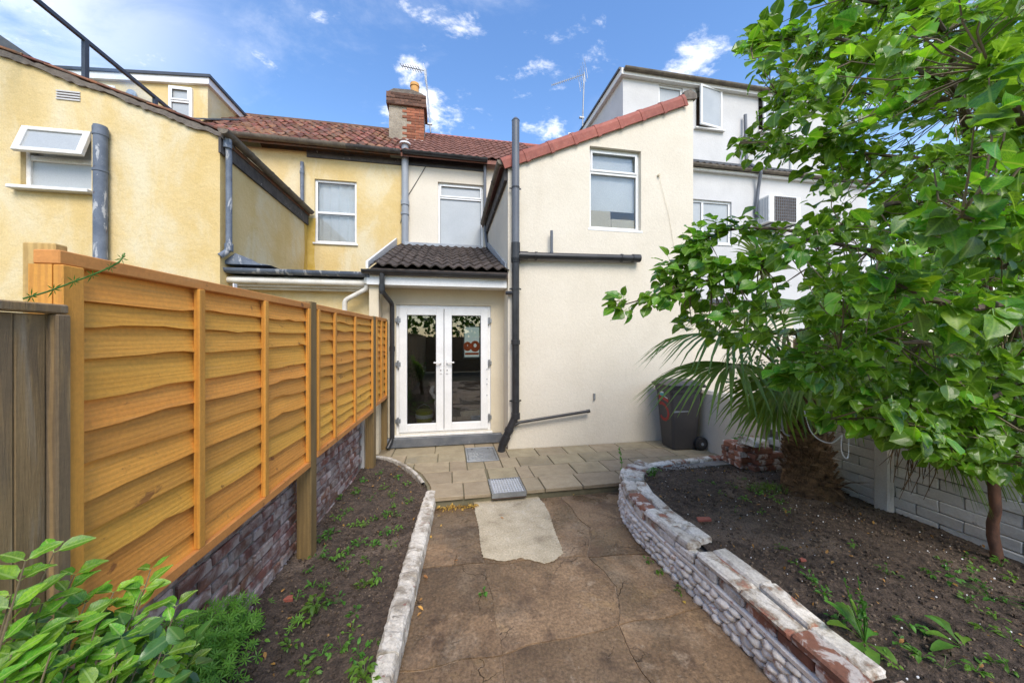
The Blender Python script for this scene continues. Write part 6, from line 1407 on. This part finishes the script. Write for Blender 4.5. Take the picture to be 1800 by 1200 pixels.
t = rosette(p, [(165, .75, .24, .024), (120, .95, .26, .018), (85, .9, .22, .03), (60, .45, .17, .032), (200, .35, .17, .026), (230, .2, .13, .028), (280, .3, .12, .03), (20, .3, .15, .026), (140, 1.25, .28, .012), (100, 1.35, .30, .010)], 'tallest broad leafed weed beside the coping of the right bed')
st2 = MB()
for k in range(5):
    q = p+Vector((R.uniform(-.08, .05), R.uniform(-.02, .06), R.uniform(.18, .30))); st2.tube([p, p.lerp(q, .5)+rv(.012), q], .0022, 5)
    for j in range(7): add_leaf(st2, 'tiny', p.lerp(q, R.uniform(.4, 1)), rv()+Vector((0, 0, .3)), rv()+Vector((0, 0, 1)), R.uniform(.022, .042))
st2.build('stem', M['weed'], t)
p = PZ(1695, 1140, .27); t = rosette(p, [(150, .6, .17, .02), (175, .4, .2, .022), (80, .7, .18, .026), (30, .4, .12, .024), (300, .2, .12, .026), (250, .2, .13, .022), (120, .9, .2, .02)], 'jagged leafed weed in the middle of the near right bed')
weed('sprawling_weed', PZ(1740, 1050, .27), .10, 16, .045, 'sprawling weed with long stems at the right edge of the bed', spread=1.8)
# grass tuft and tall seedling
gt = MB(); gp = PZ(1345, 862, .25)
for i in range(190):
    a = R.uniform(0, 2*PI); p = gp+Vector((R.uniform(-.14, .2), R.uniform(-.10, .10), -.01)); L2 = R.uniform(.05, .12); q = p+Vector((math.cos(a)*L2*.7, math.sin(a)*L2*.7, L2*.55)); m_ = p.lerp(q, .5)+Vector((0, 0, L2*.25)); s = Vector((math.sin(a), -math.cos(a), 0))*.0022
    gt.add([p-s, p+s, m_+s, m_-s, q], [(0,1,2,3), (3,2,4)])
tag(gt.build('grass_tuft', M['weed'], kind='stuff'), 'tuft of green grass in front of the palm trunk', 'grass')
sd_ = PZ(1093, 828, .1); b = MB(); c = [sd_, sd_+Vector((.0, 0, .10)), sd_+Vector((-.015, 0, .22)), sd_+Vector((-.03, 0, .30))]; b.tube(c, .003, 5)
for k in range(26): add_leaf(b, 'tiny', c[1].lerp(c[3], R.random()), rv()+Vector((0, 0, .2)), rv()+Vector((0, 0, 1)), R.uniform(.02, .04))
for k in range(8): add_leaf(b, 'tiny', sd_+Vector((0, 0, .03)), rv()+Vector((-.8, 0, .1)), rv()+Vector((0, 0, 1)), R.uniform(.02, .035))
tag(b.build('tall_seedling', M['weed']), 'tall thin seedling growing from the patio at the retaining wall corner', 'weed')
for (u, v) in ((1140, 988), (1155, 1005), (1197, 1042)): weed('wall_foot_weed', PZ(u, v, .0), .03, 7, .026, 'small weed sprouting from the foot of the lumpy wall', 'weeds at the foot of the retaining wall')
weed('crack_weed', PZ(852, 1042, .0), .03, 8, .028, 'tiny weed growing from a crack in the middle of the concrete yard')
# feathery weed mass at the brick wall
ct = MB()
for i in range(520):
    y = R.uniform(1.15, 2.25); x = fence_x(y)-.09+abs(R.gauss(0, .09)); h = R.uniform(.02, .52)*(1-.65*max(0, (x-fence_x(y)+.02)/.3))*(1-.75*abs(y-1.62)/.75)
    p = Vector((x, y, .09+max(0, h)))
    for w_ in range(R.randint(1, 3)):      # whorls of narrow leaves up a stem
        c_ = p+rv(.035); n_ = R.randint(6, 8); ax = (Vector((.5, -.2, .8))+rv(.5)).normalized(); e1 = ax.cross(Vector((0, 1, 0))).normalized(); e2 = ax.cross(e1)
        for k in range(n_):
            a = 2*PI*k/n_; d = (e1*math.cos(a)+e2*math.sin(a)+ax*.25).normalized(); s = d.cross(ax).normalized()*.0034; L2 = R.uniform(.022, .042)
            ct.add([c_, c_+d*L2*.5+s, c_+d*L2, c_+d*L2*.5-s], [(0,1,2,3)])
    if i % 4 == 0: ct.tube([Vector((x-.03, y+.02, .08)), p, p+Vector((.02, 0, .05))], .0014, 3)
for i in range(300):
    y = R.uniform(1.1, 2.0); x = fence_x(y)-.05+abs(R.gauss(0, .16)); add_leaf(ct, 'tiny', Vector((x, y, .11+R.uniform(0, .22))), rv(), rv(.4)+Vector((0, 0, 1)), R.uniform(.015, .034))
tag(ct.build('feathery_weeds', M['weed_d'], kind='stuff'), 'dense feathery green weeds climbing the foot of the brick wall', 'weeds')
# climbing stem leaning over the near fence end
cs = MB(); c = curve([PX(40, 525, -1.10), PX(85, 512, -1.07), PX(130, 495, -1.05), PX(170, 480, -1.03), PX(207, 462, -1.02), PX(219, 445, -1.02)], 5); cs.tube(c, .0022, 5)
for i in range(2, len(c), 4):
    for k in range(7): a = 2*PI*k/7; d = Vector((.3*math.sin(a), math.cos(a), math.sin(a))); s = Vector((.9, 0, .2)).cross(d).normalized()*.002; L2 = R.uniform(.014, .026); cs.add([c[i], c[i]+d*L2*.5+s, c[i]+d*L2, c[i]+d*L2*.5-s], [(0,1,2,3)])
tag(cs.build('climbing_stem', M['weed']), 'thin pale green climbing stem leaning over the near fence panel', 'weed')
# small dark plant in front of the stub wall
dpn = MB(); p = Vector((3.62, 3.62, .30))
for k in range(44):
    q = p+Vector((R.uniform(-.14, .12), R.uniform(-.1, .1), R.uniform(.16, .30))); add_leaf(dpn, 'tiny', q, rv()+Vector((0, 0, -.1)), rv(.4)+Vector((0, 0, 1)), R.uniform(.035, .065))
for k in range(6): q = p+Vector((R.uniform(-.12, .1), R.uniform(-.05, .05), .24)); dpn.tube([p-Vector((0, 0, .05)), q], .0025, 4)
tag(dpn.build('dark_seedling', M['leafSd']), 'small dark leafed shrub seedling in front of the cream stub wall', 'plant')

# ---------------------------------------------------------------- litter
def bits(name, fn, n, smin, smax, m, label, cat, flat=.5):
    b = MB()
    for i in range(n):
        p = fn()
        if p is None: continue
        s = R.uniform(smin, smax); k = R.randint(3, 5); ph = R.uniform(0, 6); tl = rv(.25); top = []
        for j in range(k): a = ph+2*PI*j/k; top.append(Vector((p[0]+math.cos(a)*s, p[1]+math.sin(a)*s*.7, p[2]+s*flat+tl.x*s*math.cos(a))))
        bot = [Vector((q.x*1, q.y, p[2]-.004)) for q in top]
        b.add(top+bot, [tuple(range(k))]+[(j, k+j, k+(j+1) % k, (j+1) % k) for j in range(k)])
    return tag(b.build(name, m, kind='stuff'), label, cat)
def rl_():
    y = R.uniform(.4, 5.0); x = R.uniform(-1.2, -.25); return (x, y, zl(x, y)+.012) if x < kerb_x(y)-.01 and x > fence_x(y)-.1 else None
def rr_():
    y = R.uniform(.4, 3.7); x = R.uniform(1.8, 3.88); return (x, y, zr(x, y)+.012) if in_right(x, y) and x > wxl(y)+.22 else None
bits('soil_crumbs', rl_, 1500, .002, .008, M['bits'], 'pale chips and crumbs scattered over the left bed', 'chips')
bits('soil_crumbs', rr_, 2600, .002, .009, M['bits'], 'pale chips and crumbs scattered over the right bed', 'chips')
bits('soil_clods', lambda: (lambda q: (q[0], q[1], q[2]-.006) if q else None)(R.choice((rl_, rr_))()), 2600, .006, .016, M['soil'], 'dark clods of soil lying on both planting beds', 'soil clods', .6)
bits('fallen_petals', rr_, 260, .002, .0065, M['wht'], 'tiny white petals fallen over the right bed', 'petals', .2)
def ry_():
    y = R.uniform(.9, 3.66); x = R.choice((R.uniform(-.2, 1.6), outp_x(y)+abs(R.gauss(0, .02)), wxl(y)-abs(R.gauss(0, .03)))); return (x, y, .002) if -.25 < x < 1.66 else None
def outp_x(y): return -.14-(3.84-y)*.062
bits('grit', ry_, 420, .0015, .005, M['bits'], 'fine grit and crumbs on the brown concrete yard', 'grit')
def flat_leaf(p, s, m=None):
    b = MB(); add_leaf(b, 'tiny', p, Vector((R.uniform(-1, 1), R.uniform(-1, 1), .1)), Vector((R.uniform(-.3, .3), R.uniform(-.3, .3), 1)), s); return b
GF = 'yellow leaves fallen on the concrete yard'
for (u, v) in ((768, 907), (775, 925), (798, 985), (742, 1050), (735, 1065), (734, 1082), (1057, 882), (752, 1015), (1205, 1060), (758, 945), (880, 908), (745, 1010), (1010, 868)):
    p = PZ(u, v, .012); tag(flat_leaf(p, R.uniform(.03, .05)).build('fallen_leaf', M['dleaf']), 'small yellow fallen leaf lying on the brown concrete yard', 'leaf', GF)
b = MB()
for i in range(150):
    x = R.uniform(-.12, .30); p = Vector((x, 3.66-abs(R.gauss(0, .025))-.01, .004+abs(R.gauss(0, .012)))); add_leaf(b, 'tiny', p, rv(), Vector((0, 0, 1))+rv(.6), R.uniform(.018, .035))
tag(b.build('leaf_litter', M['dleaf'], kind='stuff'), 'drift of orange brown leaf litter along the foot of the patio step', 'leaf litter')
b = MB()
for i in range(300):
    q = rr_() if R.random() < .75 else rl_()
    if q is None: continue
    add_leaf(b, 'tiny', (q[0], q[1], q[2]+.006), rv(), Vector((0, 0, 1))+rv(.5), R.uniform(.014, .034))
tag(b.build('leaf_litter', M['dleaf'], kind='stuff'), 'scattered dry yellow leaves over the dark planting soil', 'leaf litter')
for i, (u, v, s, lab) in enumerate(((1410, 983, .022, 'small orange brick fragment on the right bed behind the coping'), (508, 1052, .03, 'pinkish brick fragment near the brick wall foot'))):
    p = PZ(u, v, .29 if u > 900 else .10); b = MB(); b.prism([(p.x-s, p.y-s*.5, p.z-.01), (p.x+s, p.y-s*.6, p.z-.01), (p.x+s*.6, p.y+s*.6, p.z-.01), (p.x-s*.5, p.y+s*.5, p.z-.01)], (0, 0, s*.8)); tag(b.build('brick_fragment', M['ridge_red'], bevel=.003), lab, 'brick')
# droppings of moss and mortar by the brick wall post foot
b = MB(); q = F(2.93, -.0, .0); b.tube([Vector((q.x-.01, q.y-.0, .06)), Vector((q.x-.01, q.y, .08))], .06, 7); tag(b.build('post_footing', M['mort_w']), 'grey concrete footing at the base of the first fence post', 'footing')
